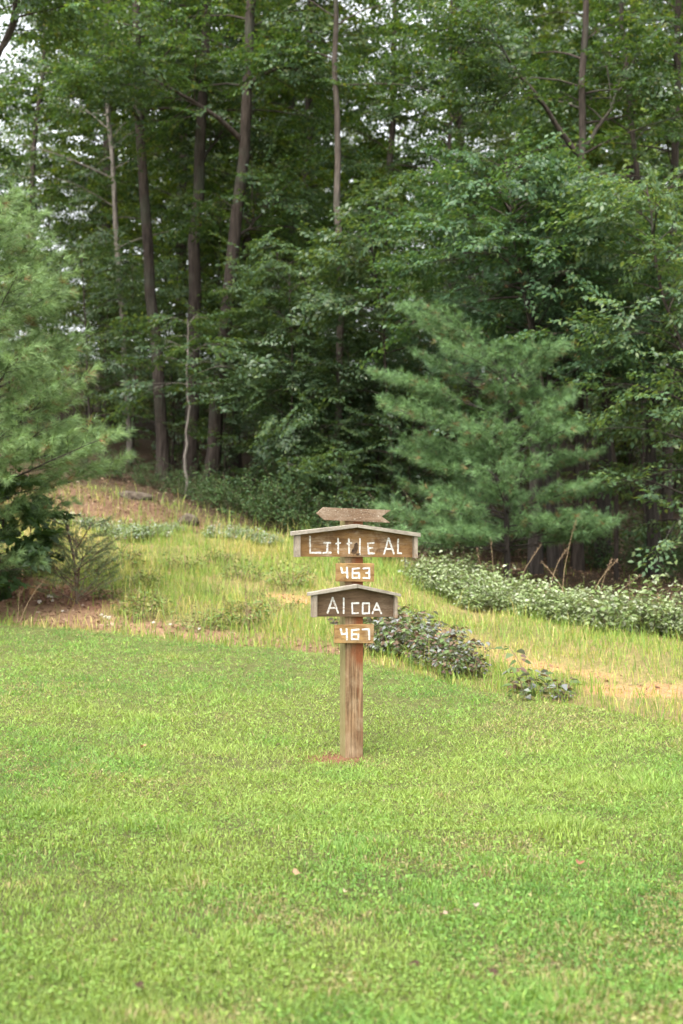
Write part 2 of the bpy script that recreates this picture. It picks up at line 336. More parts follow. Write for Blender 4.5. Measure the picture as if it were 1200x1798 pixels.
sign = thing('sign_post', 'weathered wooden post on the lawn carrying an arrow and two gabled name boards', 'sign post', (SX, SY, SZ), TH)
rj = random.Random(3)
def prism(name, poly, y0, y1, mat, parent, bevel=.0025, jit=.0012):
    """a board: outline poly in the (x,z) plane of the sign, from depth y0 (front) to y1 (back)"""
    k = len(poly); V = []
    for y in (y0, y1):
        for (x, z) in poly: V.append((x + rj.uniform(-jit, jit), y + rj.uniform(-jit, jit) * .5, z + rj.uniform(-jit, jit)))
    Fc = [tuple(range(k)), tuple(range(2 * k - 1, k - 1, -1))] + [(i, i + k, (i + 1) % k + k, (i + 1) % k) for i in range(k)]
    return mesh_py(name, V, Fc, mat, parent, bevel)

# the square post itself: slightly waney edges, long drying checks on the faces
def make_post():
    bm = bmesh.new(); n = 22; h = .07; rings = []
    for i in range(n + 1):
        z = -.35 + i * (lz(905) + .35) / n; ring = []
        for (x, y) in ((-h, -h), (-.022, -h - .0005), (-.016, -h + .0035), (-.010, -h), (.03, -h), (h, -h), (h, 0), (h, h), (0, h), (-h, h), (-h, .01), (-h + .003, 0), (-h, -.012)):
            w = .0012
            ring.append(bm.verts.new((x + rj.uniform(-w, w), y + rj.uniform(-w, w), z)))
        rings.append(ring)
    k = len(rings[0])
    for a, b in zip(rings, rings[1:]):
        for i in range(k): bm.faces.new((a[i], a[(i + 1) % k], b[(i + 1) % k], b[i]))
    bm.faces.new(rings[-1]); bmesh.ops.recalc_face_normals(bm, faces=bm.faces)
    me = bpy.data.meshes.new('post'); bm.to_mesh(me); bm.free(); me.materials.append(W_POST)
    return link(bpy.data.objects.new('post', me), sign)
make_post()

YB = -.073   # back plane of everything nailed on the post
def P(px, py, ly=-.1): return (lx(px, ly), lz(py))
arrow = prism('arrow_board', [P(557, 900.5), P(570.5, 911.8), P(686.5, 916.8), P(671, 905.5), P(687.5, 894.5), P(569, 889.8)][::-1], YB - .022, YB, W_ARROW, sign)
arrow['label'] = 'speckled brown arrow pointing left at the top of the post'

STROKE = .0066
def stroke_mesh(pts, w, y, V, Fc, depth=.0016):
    """a brush stroke: ribbon with round ends along pts (x,z), a little uneven"""
    for (x0, z0), (x1, z1) in zip(pts, pts[1:]):
        a = math.atan2(z1 - z0, x1 - x0); k = 6; ring = []
        for (cx, cz, base) in ((x1, z1, a - pi / 2), (x0, z0, a + pi / 2)):
            for i in range(k + 1):
                t = base + pi * i / k; r = w * (1 + rj.uniform(-.24, .14))
                ring.append((cx + r * cos(t), cz + r * sin(t)))
        o = len(V); m = len(ring); y -= .00025
        V += [(x, y - depth, z) for x, z in ring] + [(x, y + .001, z) for x, z in ring]
        Fc.append(tuple(range(o, o + m)))
        Fc += [(o + i, o + m + i, o + m + (i + 1) % m, o + (i + 1) % m) for i in range(m)]
    return y
def letter(name, strokes, conv, yf, parent, w=STROKE):
    V, Fc = [], []; y = yf
    for s in strokes: y = stroke_mesh([conv(*p) for p in s], w * rj.uniform(.93, 1.07), y, V, Fc)
    return mesh_py(name, V, Fc, P_WHITE, parent)

def name_board(name, label, roofL, apex, roofR, trimL, trimR, botL, botR, wood, dark_y, letters, conv):
    """gabled board: recessed panel, two roof boards, two side trims; letters painted on the panel"""
    yp = YB - .020                                   # panel front
    yt = YB - .062                                   # trims and roof stand forward of it
    pan = [P(trimL[1] - 2, botL - .5), P(trimR[0] + 2, botR - .5), P(trimR[0] + 2, roofR[1] - .5), P(apex[0], apex[2] - 1.0), P(trimL[1] - 2, roofL[2] - .5)]
    b = prism(name, pan, yp, YB, wood, sign, .002); b['label'] = label
    t = prism('side_trim', [P(trimL[0], botL), P(trimL[1], botL), P(trimL[1], roofL[2] - 1.2), P(trimL[0], roofL[2] - .1)], yt, YB - .001, W_TRIM, b)
    t = prism('side_trim', [P(trimR[0], botR + 1), P(trimR[1], botR + 1), P(trimR[1], roofR[2] + .1), P(trimR[0], roofR[2] - 1.2)], yt, YB - .001, W_TRIM, b)
    prism('roof_board', [P(roofL[0], roofL[2]), P(apex[0] - .2, apex[2]), P(apex[0] - .2, apex[1]), P(roofL[0], roofL[1])], yt - .014, YB + .004, W_ROOF, b)
    prism('roof_board', [P(apex[0] + .2, apex[2]), P(roofR[0], roofR[2]), P(roofR[0], roofR[1]), P(apex[0] + .2, apex[1])], yt - .014, YB + .004, W_ROOF, b)
    for st in letters: letter('letter', st, conv, yp, b)
    for (u, v) in ((apex[0], apex[2] + 6), (apex[0] - 3, (botL + botR) / 2 - 4)):
        x, z = P(u, v); V = [(x + .004 * cos(q * pi / 4), yp - .001, z + .004 * sin(q * pi / 4)) for q in range(8)] + [(x, yp - .003, z)]
        mesh_py('nail_head', V, [(q, (q + 1) % 8, 8) for q in range(8)], M_IRON, b)
    return b, yp
c2 = lambda x, y: P(500 + x / 4.8, 880 + y / 4.8)
c3 = lambda x, y: P(500 + x / 4.8, 980 + y / 4.8)
LITTLE = [[[(220, 290), (222, 425)], [(222, 425), (310, 425)]],
          [[(338, 343), (390, 342)], [(365, 343), (363, 425)], [(330, 426), (393, 424)]],
          [[(453, 308), (455, 430)], [(437, 350), (470, 344)]],
          [[(544, 310), (546, 430)], [(531, 350), (562, 346)]],
          [[(636, 312), (635, 440)]],
          [[(703, 348), (708, 432)], [(703, 348), (752, 347)], [(706, 390), (740, 388)], [(708, 433), (755, 433)]],
          [[(878, 308), (839, 436)], [(878, 308), (923, 436)], [(856, 398), (905, 397)]],
          [[(960, 318), (957, 433)], [(957, 433), (986, 435)]]]
lb, yp = name_board('name_board', 'wide gabled brown board lettered Little Al', (513, 931.7, 938.2), (624.4, 918.8, 925), (736, 935.2, 942), (518.7, 527.5), (725.6, 732), 975.4, 978.0, W_LITTLE, 0, LITTLE, c2)
ALCOA = [[[(408, 320), (366, 447)], [(408, 320), (453, 447)], [(384, 406), (438, 405)]],
         [[(500, 326), (500, 450)]],
         [[(624, 368), (571, 370)], [(570, 370), (573, 453)], [(573, 453), (620, 452)]],
         [[(660, 372), (713, 371)], [(713, 371), (714, 455)], [(714, 455), (659, 456)], [(659, 456), (660, 372)]],
         [[(778, 372), (742, 458)], [(778, 372), (815, 457)], [(756, 427), (800, 426)]]]
ab, yp2 = name_board('name_board', 'narrower gabled dark brown board lettered Alcoa', (542, 1036.6, 1042.4), (625.2, 1023, 1029.6), (701.5, 1041, 1046.6), (548.3, 556.3), (691.3, 696.4), 1079.2, 1082.6, W_ALCOA, 0, ALCOA, c3)
# dark knot and gnawed patch in the wide board, half over the letters
pt = [(590, 352), (612, 340), (620, 360), (618, 392), (612, 415), (604, 432), (590, 436), (572, 432), (562, 424), (570, 400), (582, 385)]
V = [(x, yp - .0022, z) for x, z in [c2(u, v) for u, v in pt]] + [(c2(594, 400)[0], yp - .0005, c2(594, 400)[1])]
mesh_py('bark_scar', V, [(i, (i + 1) % len(pt), len(pt)) for i in range(len(pt))], M_STAIN, lb)
pt = [(600, 436), (612, 432), (628, 430), (640, 434), (632, 444), (612, 450)]
V = [(x, yp - .0030, z) for x, z in [c2(u, v) for u, v in pt]]
mesh_py('bark_scar', V, [tuple(range(len(pt)))], M_STAIN, lb)

def tube_np(paths, radii, sides=6):
    """joined tapered tubes: paths is a list of (k,3) arrays, radii a list of (k,) arrays"""
    Vs, Fs, o = [], [], 0
    ang = np.linspace(0, 2 * pi, sides, endpoint=False); ca, sa_ = np.cos(ang), np.sin(ang)
    for p, r in zip(paths, radii):
        p = np.asarray(p, float); k = len(p)
        t = norm(np.gradient(p, axis=0)); ref = np.where(np.abs(t[:, 2:3]) > .9, np.array([[1., 0, 0]]), np.array([[0., 0, 1.]]))
        if k > 2: ref = np.repeat(ref[k // 2:k // 2 + 1], k, 0)
        u = norm(np.cross(t, ref)); v = np.cross(t, u)
        ring = p[:, None] + np.asarray(r)[:, None, None] * (ca[None, :, None] * u[:, None] + sa_[None, :, None] * v[:, None])
        Vs.append(ring.reshape(-1, 3))
        i = np.arange(k - 1)[:, None] * sides; j = np.arange(sides)[None, :]; j2 = (j + 1) % sides
        Fs.append(np.stack([i + j, i + j2, i + sides + j2, i + sides + j], -1).reshape(-1, 4) + o); o += k * sides
    return np.concatenate(Vs), np.concatenate(Fs)

def plaque(label, corners, digits, hang_z):
    t = thing('number_plaque', label, 'plaque', (SX, SY, SZ), TH, 'hanging number plaques')
    yb = YB - .006; b = prism('board', corners[::-1], yb - .019, yb, W_PLAQ, t, .003, .0025)
    for d in digits: letter('digit', d, c3, yb - .019, t, .0070)
    for fx in (.08, .92):
        x = corners[0][0] * (1 - fx) + corners[1][0] * fx; z = corners[0][1] * (1 - fx) + corners[1][1] * fx
        q = np.linspace(0, 2 * pi, 13)[:-1]; h = hang_z - z
        pth = np.stack([x + .006 * np.sin(q * 1.0), np.full(12, yb - .01), z + h * .5 - (h * .5 + .006) * np.cos(q)], 1); pth = np.vstack([pth, pth[:1]])
        Vv, Ff = tube_np([pth], [np.full(13, .0017)], 5); mesh_np('hook', Vv, Ff, M_IRON, t)
    return t
D4 = lambda ox, oy, s=1: [[(ox, oy), (ox + 8, oy + 42)], [(ox + 8, oy + 42), (ox + 50, oy + 39)], [(ox + 48, oy), (ox + 51, oy + 86)]]
D6 = lambda ox, oy: [[(ox + 58, oy), (ox + 2, oy + 5)], [(ox + 2, oy + 5), (ox, oy + 80)], [(ox, oy + 80), (ox + 55, oy + 82)], [(ox + 55, oy + 82), (ox + 55, oy + 41)], [(ox + 55, oy + 41), (ox + 5, oy + 42)]]
plaque('small orange brown plaque painted 463 hung under the wide board', [c3(437, 33), c3(757, 38), c3(754, 192), c3(432, 185)],
       [D4(478, 70), D6(572, 76), [[(664, 78), (714, 75)], [(713, 75), (715, 160)], [(686, 116), (714, 115)], [(664, 158), (713, 160)]]], lz(979))
plaque('small orange brown plaque painted 467 hung under the Alcoa board', [c3(424, 545), c3(752, 546), c3(750, 706), c3(425, 700)],
       [D4(474, 583), D6(566, 588), [[(657, 590), (711, 588)], [(710, 588), (713, 672)]]], lz(1083))

# ------------------------------------------------------------------ plant building blocks
def leaves_np(Pp, D, U, L, Wd, fold=.25, droop=.1, six=False):
    """leaf blades folded along the midrib: base Pp, direction D, upper side U, length L, width Wd"""
    D = norm(D); Sd = norm(np.cross(D, U)); U = np.cross(Sd, D)
    L = L[:, None]; Wd = Wd[:, None]; n = len(Pp)
    tip = Pp + D * L - U * L * droop
    if not six:
        m = Pp + D * L * .45 + U * Wd * fold * .5
        V = np.stack([Pp, m + Sd * Wd * .5, tip, m - Sd * Wd * .5], 1).reshape(-1, 3)
        return V, np.arange(n * 4).reshape(n, 4), 1
    a = Pp + D * L * .28 + U * Wd * fold * .4; b = Pp + D * L * .66 + U * Wd * fold * .4 - U * L * droop * .4
    V = np.stack([Pp, a + Sd * Wd * .5, b + Sd * Wd * .38, tip, b - Sd * Wd * .38, a - Sd * Wd * .5], 1).reshape(-1, 3)
    i = np.arange(n)[:, None] * 6
    return V, np.stack([i + np.array([[0, 1, 2, 3]]), i + np.array([[0, 3, 4, 5]])], 1).reshape(-1, 4), 2

def pal(n, rng, cols, wts, jit=.25):
    c = np.array(cols)[rng.choice(len(cols), n, p=np.array(wts) / sum(wts))]
    return c * (1 + rng.uniform(-jit, jit, (n, 1)))

def make_spray(rng, nl):
    """leafy twig template, 1 m long along +x: leaf base, direction, upper side"""
    Pp, D, U = [], [], []
    tw = [(np.zeros(3), np.array([1., 0, 0]), 1.0)]
    for s in np.linspace(.18, .85, 5):
        sd = 1 if rng.random() < .5 else -1
        for q in (sd, -sd) if rng.random() < .6 else (sd,):
            a = q * rng.uniform(.6, 1.05); tw.append((np.array([s, 0, -.06 * s * s]), np.array([cos(a), sin(a), rng.uniform(-.2, .12)]), rng.uniform(.25, .5) * (1.15 - s)+.08))
    tl = sum(t[2] for t in tw)
    for (o, d, l) in tw:
        k = max(3, int(nl * l / tl)); d = d / np.linalg.norm(d)
        for j in range(k):
            s = (j + .6) / k; q = 1 if j % 2 else -1
            pos = o + d * l * s + np.array([0, 0, -.08 * (s * l) ** 2]) + rng.normal(0, .012, 3)
            a = math.atan2(d[1], d[0]) + q * rng.uniform(.4, 1.15) * (1 if s < .93 else .2)
            Pp.append(pos); D.append((cos(a), sin(a), rng.uniform(-.65, .12))); U.append((rng.normal(0, .45), rng.normal(0, .45), 1))
    return np.array(Pp), norm(np.array(D)), norm(np.array(U))
_sr = np.random.default_rng(5)
SPRAYS = [make_spray(_sr, 46) for _ in range(8)]

def frame(d, roll=0.0):
    """rotation whose x axis is d and whose z axis stays as upright as it can"""
    x = norm(np.asarray(d, float)); up = np.array([0, 0, 1.0]); y = norm(np.cross(up, x)); z = np.cross(x, y)
    y2 = y * cos(roll) + z * sin(roll); z2 = np.cross(x, y2)
    return np.stack([x, y2, z2], 1)

def expand(sprays, rng, leaf, cols, wts, six=False, fold=.25):
    """sprays: list of (origin, direction, scale) -> one leaf mesh"""
    Pp, D, U = [], [], []
    for (o, d, s) in sprays:
        T = SPRAYS[rng.integers(len(SPRAYS))]; R = frame(np.asarray(d) + np.array([0, 0, rng.normal(0, .22)]), rng.normal(0, .5))
        Pp.append(T[0] * s @ R.T + o); D.append(T[1] @ R.T); U.append(T[2] @ R.T)
    Pp = np.concatenate(Pp); D = np.concatenate(D); U = np.concatenate(U); n = len(Pp)
    L = leaf[0] * rng.uniform(.7, 1.2, n); Wd = L * leaf[1] * rng.uniform(.85, 1.15, n)
    V, Fc, k = leaves_np(Pp, D, U, L, Wd, fold, .12, six)
    return V, Fc, np.repeat(pal(n, rng, cols, wts), k, 0)

def curve(o, d, L, bend, rng, k=6, wob=.06):
    """polyline from o along d, its direction pulled by bend (vector) as it goes"""
    p = [np.array(o, float)]; d = norm(np.array(d, float)); s = L / (k - 1)
    for i in range(k - 1):
        d = norm(d + np.array(bend) * (1.0 / (k - 1)) + rng.normal(0, wob, 3)); p.append(p[-1] + d * s)
    return np.array(p)

def interp_path(path, t):
    k = len(path) - 1; x = min(max(t, 0), .9999) * k; i = int(x); f = x - i
    return path[i] * (1 - f) + path[i + 1] * f, norm(path[i + 1] - path[i])

GREENS = [(.047, .093, .031), (.060, .114, .035), (.082, .132, .037), (.040, .080, .040), (.12, .142, .040)]
GW = [4, 4, 2, 3, .6]

def grow_tree(rng, trunk, r0, r1, z_low, n_br, Lbr, cols=GREENS, wts=GW, leaf=(.094, .58), limbs=(), spray_s=(.55, .95), subs=4, sides=8, dens=1.0, up=.35, br_r=.0075, thin_front=0.0):
    """trunk polyline (k,3) with radii r0->r1; limbs: extra (path, r0, r1); branches with leafy twigs above z_low"""
    paths, rads = [np.asarray(trunk, float)], [np.linspace(1, 0, len(trunk)) ** .8 * (r0 - r1) + r1]
    rads[0][0] *= 1.35
    thin_p, thin_r, sp = [], [], []
    for (p, a, b) in limbs: paths.append(np.asarray(p, float)); rads.append(np.linspace(a, b, len(p)))
    seeds = []
    H = trunk[-1][2]
    for i in range(n_br):
        z = z_low + (H - z_low) * ((i + rng.random()) / n_br) ** .9
        zs = np.array([q[2] for q in trunk]); t = np.interp(z, zs, np.linspace(0, 1, len(trunk)))
        o, _ = interp_path(paths[0], t); rel = (z - z_low) / max(H - z_low, .1)
        L = Lbr * (1.0 - .62 * rel) * rng.uniform(.6, 1.15); az = i * 2.4 + rng.normal(0, .4)
        el = rng.uniform(.1, .5) + .55 * rel
        if sin(az) < -.25 and rng.random() < thin_front: continue
        seeds.append((o, np.array([cos(az) * cos(el), sin(az) * cos(el), sin(el)]), L))
    for (p, a, b) in limbs:
        for t in np.linspace(.35, 1, 6):
            o, d = interp_path(p, t); 
            for _ in range(2):
                dd = norm(d + rng.normal(0, .6, 3)); seeds.append((o, dd, Lbr * .5 * rng.uniform(.5, 1)))
    for (o, d, L) in seeds:
        p = curve(o, d, L, (0, 0, -up - rng.uniform(0, .25)), rng, 6); paths.append(p); rads.append(np.linspace(.005 + br_r * L, .003, 6))
        for t in np.linspace(.18, .92, max(2, int(L * 1.6 * dens))):
            q, dd = interp_path(p, t + rng.uniform(-.06, .06)); a2 = math.atan2(dd[1], dd[0]) + rng.choice([-1, 1]) * rng.uniform(.3, 1.1)
            sp.append((q, np.array([cos(a2), sin(a2), rng.uniform(-.25, .15)]), rng.uniform(*spray_s) * .9))
        for j in range(subs):
            t = rng.uniform(.3, 1.0); q, dd = interp_path(p, t); az = math.atan2(dd[1], dd[0]) + rng.choice([-1, 1]) * rng.uniform(.35, 1.0)
            l2 = L * rng.uniform(.22, .45) + .2
            p2 = curve(q, (cos(az), sin(az), rng.uniform(-.1, .35)), l2, (0, 0, -.3), rng, 4); thin_p.append(p2); thin_r.append(np.linspace(.006, .003, 4))
            for m in range(max(1, int(rng.uniform(1.2, 2.9) * dens))):
                q2, d2 = interp_path(p2, rng.uniform(.25, 1.0)); a2 = math.atan2(d2[1], d2[0]) + rng.normal(0, .65)
                sp.append((q2, np.array([cos(a2), sin(a2), rng.uniform(-.28, .22)]), rng.uniform(*spray_s)))
        q, dd = interp_path(p, 1.0); sp.append((q, np.array([dd[0], dd[1], dd[2] * .4 - .05]), spray_s[1]))
    tv, tf = tube_np(paths, rads, sides)
    if thin_p:
        v2, f2 = tube_np(thin_p, thin_r, 3); tf = np.concatenate([tf, f2 + len(tv)]); tv = np.concatenate([tv, v2])
    return (tv, tf), expand(sp, rng, leaf, cols, wts)

def plant_tree(name, label, cat, base, geo, bark, group=None, leafmat=None, rot=0):
    t = thing(name, label, cat, base, rot, group)
    (tv, tf), (lv, lf, lc) = geo
    mesh_np('trunk', tv, tf, bark, t); mesh_np('crown', lv, lf, leafmat or M_OAK, t, lc)
    return t

def px_path(pts, Y, base, dy=None):
    """trunk line measured in the photograph at depth Y, as local points from base"""
    r = []
    for i, (px, py) in enumerate(pts):
        yy = Y + (dy[i] if dy is not None else 0); r.append((at(px, yy) - base[0], yy - base[1], hz(py, yy) - base[2]))
    return np.array(r)

def smooth_path(p, k, rng=None, wob=0.0):
    s = np.concatenate([[0], np.cumsum(np.linalg.norm(np.diff(p, axis=0), axis=1))]); t = np.linspace(0, s[-1], k)
    q = np.stack([np.interp(t, s, p[:, i]) for i in range(3)], 1)
    for _ in range(2): q[1:-1] = .25 * q[:-2] + .5 * q[1:-1] + .25 * q[2:]
    if rng is not None: q[1:-1] += rng.normal(0, wob, (k - 2, 3)) * np.array([1, 1, .2])
    return q

# ------------------------------------------------------------------ the trees at the edge of the wood, one by one
def edge_tree(seed, name, label, Y, pts, width_px, top_py, bark=B_OAK, z_low=4.0, n_br=46, Lbr=3.2, limbs=(), group=None, **kw):
    rng = np.random.default_rng(seed); bx = at(pts[0][0], Y); bz = gz(bx, Y) - .15; base = (bx, Y, bz)
    pp = [(pts[0][0], 899 - (bz - CAM_Z) / Y * F)] + [q for q in pts[1:]] + [(pts[-1][0] + (pts[-1][0] - pts[-2][0]) * .6, top_py)]
    tp = smooth_path(px_path(pp, Y, base), 16, rng, .02)
    r0 = width_px / F * Y * .5
    lm = []
    for (lpts, wpx, lY) in limbs:
        lp = smooth_path(px_path(lpts, Y, base, np.linspace(0, lY, len(lpts))), 9, rng, .02); lm.append((lp, wpx / F * Y * .5, .012))
    geo = grow_tree(rng, tp, r0, r0 * .3, z_low, n_br, Lbr, limbs=lm, **{'thin_front': .55, **kw})
    return plant_tree(name, label, 'tree', base, geo, bark, group)

G_EDGE = 'tall trees along the edge of the wood'
edge_tree(11, 'oak_tree', 'dark straight trunk, leftmost of the three thick oaks at centre left', 30.5, [(288, 850), (283, 700), (265, 500), (250, 330), (243, 150)], 23, -420, z_low=8.0, thin_front=.8, limbs=[([(247, 225), (225, 165), (190, 140), (150, 128)], 8, -1.2), ([(246, 215), (275, 160), (290, 100)], 7, .8)], group=G_EDGE)
edge_tree(12, 'oak_tree', 'thick dark oak, middle one of the three at centre left', 31.5, [(334, 850), (340, 600), (343, 400), (352, 220), (366, 60)], 26, -420, z_low=8.0, thin_front=.8, limbs=[([(345, 300), (368, 260), (400, 215)], 8, .8)], group=G_EDGE)
edge_tree(13, 'oak_tree', 'leaning thick oak with a long bare limb reaching up to the left', 29, [(368, 860), (380, 690), (403, 500), (424, 320), (436, 150)], 27, -420, z_low=8.2, thin_front=.85,
          limbs=[([(424, 245), (395, 210), (352, 188), (310, 158), (272, 146), (240, 118)], 11, -1.0), ([(434, 160), (455, 130), (480, 122), (505, 118)], 9, -.6), ([(408, 420), (440, 400), (470, 360)], 6, .5)], group=G_EDGE)
edge_tree(14, 'slender_tree', 'slender pale brown trunk rising straight behind the sign', 27.5, [(597, 880), (598, 700), (600, 500), (594, 330), (590, 120)], 16, -300, bark=B_SLIM, z_low=8.6, n_br=18, Lbr=2.0, group=G_EDGE)
edge_tree(15, 'slender_tree', 'thin dark trunk to the right of the slender pale trunk', 34, [(664, 870), (668, 650), (680, 430), (690, 250)], 17, -250, z_low=3.8, n_br=26, Lbr=2.2, group=G_EDGE)
edge_tree(16, 'oak_tree', 'forked oak at upper right with a limb sweeping to the left', 24.6, [(1015, 1040), (1018, 700), (1018, 430), (1022, 280), (1026, 120)], 20, -300, z_low=6.2, n_br=40, Lbr=2.8, thin_front=.9,
          limbs=[([(1018, 275), (985, 235), (955, 185), (925, 140), (890, 105), (858, 52)], 11, -.8), ([(1022, 262), (1048, 225), (1082, 180), (1098, 140), (1104, 110)], 9, .6)], group=G_EDGE)
edge_tree(17, 'slender_tree', 'leaning slim trunk between the forked oak and the right margin', 29, [(1136, 1000), (1134, 700), (1127, 420), (1116, 260), (1096, 130)], 15, -300, z_low=5.0, n_br=36, Lbr=2.8, group=G_EDGE)
edge_tree(18, 'oak_tree', 'straight dark trunk nearest to the right margin', 27, [(1172, 1050), (1176, 700), (1182, 400), (1190, 120)], 21, -300, z_low=4.4, n_br=44, Lbr=3.0, group=G_EDGE)
edge_tree(19, 'slender_tree', 'small forked trunk standing between the slender trunk and the forked oak', 33, [(812, 900), (808, 600), (804, 330), (808, 200)], 11, -100, z_low=3.4, n_br=42, Lbr=3.0, limbs=[([(803, 215), (780, 165), (765, 130)], 6, .3)], group=G_EDGE)
edge_tree(20, 'slender_tree', 'pale grey leaning trunk left of the three thick oaks', 34, [(232, 830), (216, 560), (203, 380), (190, 210)], 13, -100, bark=B_PALE, z_low=5.0, n_br=34, Lbr=2.8, group=G_EDGE)
edge_tree(21, 'oak_tree', 'dark trunk close behind the leaning thick oak', 36, [(414, 840), (412, 700), (428, 480), (440, 300)], 18, -200, z_low=5.0, n_br=44, Lbr=3.2, group=G_EDGE)
edge_tree(22, 'slender_tree', 'dark trunk at the far left above the near pine', 36, [(60, 800), (62, 500), (56, 280), (75, 120)], 14, -100, z_low=4.0, n_br=16, Lbr=2.0, group=G_EDGE)
edge_tree(23, 'slender_tree', 'twin stemmed slim tree behind the pine on the right', 30, [(772, 930), (776, 700), (784, 480), (790, 300)], 12, 0, z_low=3.4, n_br=40, Lbr=2.6, limbs=[([(774, 760), (790, 640), (800, 500), (806, 380)], 9, .4)], group=G_EDGE)
# the oak outside the left edge whose limb crosses the corner
edge_tree(24, 'oak_tree', 'oak beyond the left margin whose limb crosses the top corner', 25, [(-75, 900), (-70, 500), (-30, 160), (38, 0)], 18, -250, z_low=8.2, n_br=14, Lbr=2.4, limbs=[([(-10, 112), (22, 52), (60, -30)], 8, 0)], group=G_EDGE)

# ------------------------------------------------------------------ deeper trees: four kinds, many individuals
def variant(seed, name, H, r0, z_low, n_br, Lbr, bark, leaf, **kw):
    rng = np.random.default_rng(seed); lean = rng.normal(0, .5, 2)
    p = np.array([(0, 0, -.2), (lean[0] * .3, lean[1] * .3, H * .35), (lean[0] * .6, lean[1] * .6, H * .7), (lean[0], lean[1], H)])
    geo = grow_tree(rng, smooth_path(p, 12, rng, .04), r0, r0 * .25, z_low, n_br, Lbr, leaf=leaf, **kw)
    return name, geo, bark
YEL = [(.105, .160, .034), (.080, .135, .033), (.135, .180, .040), (.060, .108, .033)]
VAR = [variant(31, 'woodland_tree', 17, .16, 3.5, 50, 3.3, B_OAK, (.145, .6), cols=YEL, wts=[3, 3, 2, 2]),
       variant(32, 'woodland_tree', 19, .19, 6.0, 46, 3.6, B_OAK, (.145, .6)),
       variant(33, 'woodland_tree', 14, .11, 2.2, 48, 2.9, B_SLIM, (.14, .6), cols=YEL, wts=[2, 3, 3, 2])]
def spread(n, u0, u1, y0, y1, dmin, rng, bad=()):
    out = []; k = 0
    while len(out) < n and k < 4000:
        k += 1; Y = rng.uniform(y0, y1); u = rng.uniform(u0, u1)
        if any(a < u < b for a, b in bad): continue
        x = u * Y
        if all(math.hypot(x - a, Y - b) > dmin for a, b in out): out.append((x, Y))
    return out
rng = np.random.default_rng(77)
GAPS = [(-.005, .08), (-.28, -.185)]
src = {}
def place(kind, x, Y, rot, sc, label, group, cat='tree'):
    name, geo, bark = kind; key = id(kind)
    if key not in src:
        src[key] = plant_tree(name, label, cat, (x, Y, gz(x, Y) - .05), geo, bark, group, rot=rot); src[key].scale = (sc,) * 3; return src[key]
    return copy_thing(src[key], (x, Y, gz(x, Y) - .05), rot, sc, label, group)
for i, (x, Y) in enumerate(spread(18, -.34, .34, 36, 47, 2.6, rng, GAPS)):
    place(VAR[i % 3], x, Y, rng.uniform(0, 6.28), rng.uniform(.85, 1.15), 'leafy tree standing in the middle distance of the wood', 'trees behind the front row')
for i, (x, Y) in enumerate(spread(22, -.34, .34, 50, 76, 4.0, rng, GAPS)):
    place(VAR[i % 3], x, Y, rng.uniform(0, 6.28), rng.uniform(.9, 1.25), 'tree deep in the wood, mostly hidden by nearer leaves', 'trees deep in the wood')

place(VAR[1], 4.6, 2.2, 1.0, 1.0, 'unseen tall tree added right of the viewpoint to shade the near lawn', 'added shade trees beside the viewpoint')  # two unseen trees added to cast soft shade on the foreground lawn
place(VAR[1], -5.0, .6, 3.0, .95, 'unseen tall tree added left of the viewpoint to shade the near lawn', 'added shade trees beside the viewpoint')
# understory saplings with flat leafy tiers
def sap(seed, H, z_low, n_br, Lbr, cols, wts, bark=B_OAK, leaf=(.082, .5)):
    rng = np.random.default_rng(seed)
    p = np.array([(0, 0, -.1), (rng.normal(0, .1), rng.normal(0, .1), H * .4), (rng.normal(0, .25), rng.normal(0, .25), H)])
    return 'understory_sapling', grow_tree(rng, smooth_path(p, 8, rng, .02), .03, .008, z_low, n_br, Lbr, leaf=leaf, cols=cols, wts=wts, subs=2, sides=6, up=.55, spray_s=(.45, .8), br_r=.004, dens=1.1), bark
BLUEG = [(.063, .114, .052), (.080, .132, .058), (.052, .098, .048), (.105, .146, .057)]
SAP = [sap(41, 4.6, .7, 26, 1.9, BLUEG, [3, 3, 2, 1]), sap(42, 3.4, .5, 20, 1.5, BLUEG, [3, 3, 3, 1]), sap(43, 6.5, 1.4, 30, 2.2, GREENS, GW), sap(44, 5.2, .9, 26, 1.8, YEL, [2, 3, 3, 2])]
spots = [(at(a, b), b) for a, b in [(228, 33), (300, 33.5), (395, 33), (575, 31.2), (520, 27.6), (560, 30), (630, 29), (545, 33), (150, 31), (700, 31), (470, 34), (535, 27.9), (500, 28.4), (575, 27.6), (620, 27.2), (660, 28.2), (540, 31.5), (715, 27.0), (540, 28.8)]]
for i, (x, Y) in enumerate(spots):
    place(SAP[i % 2], x, Y, rng.uniform(0, 6.28), rng.uniform(.75, 1.15), 'blue green sapling with flat leafy tiers among the oak trunks', 'saplings at the edge of the wood', 'sapling')
for i, (x, Y) in enumerate(spread(36, -.34, .34, 33, 45, 1.5, rng)):
    place(SAP[2 + i % 2], x, Y, rng.uniform(0, 6.28), rng.uniform(.8, 1.3), 'young leafy tree filling the shade between the trunks', 'young trees inside the wood', 'sapling')
for i, (x, Y) in enumerate(spread(34, -.34, .34, 46, 66, 2.0, rng)):
    place(SAP[2 + i % 2], x, Y, rng.uniform(0, 6.28), rng.uniform(1.3, 2.0), 'small understory tree deep in the wood', 'understory trees deep in the wood', 'sapling')
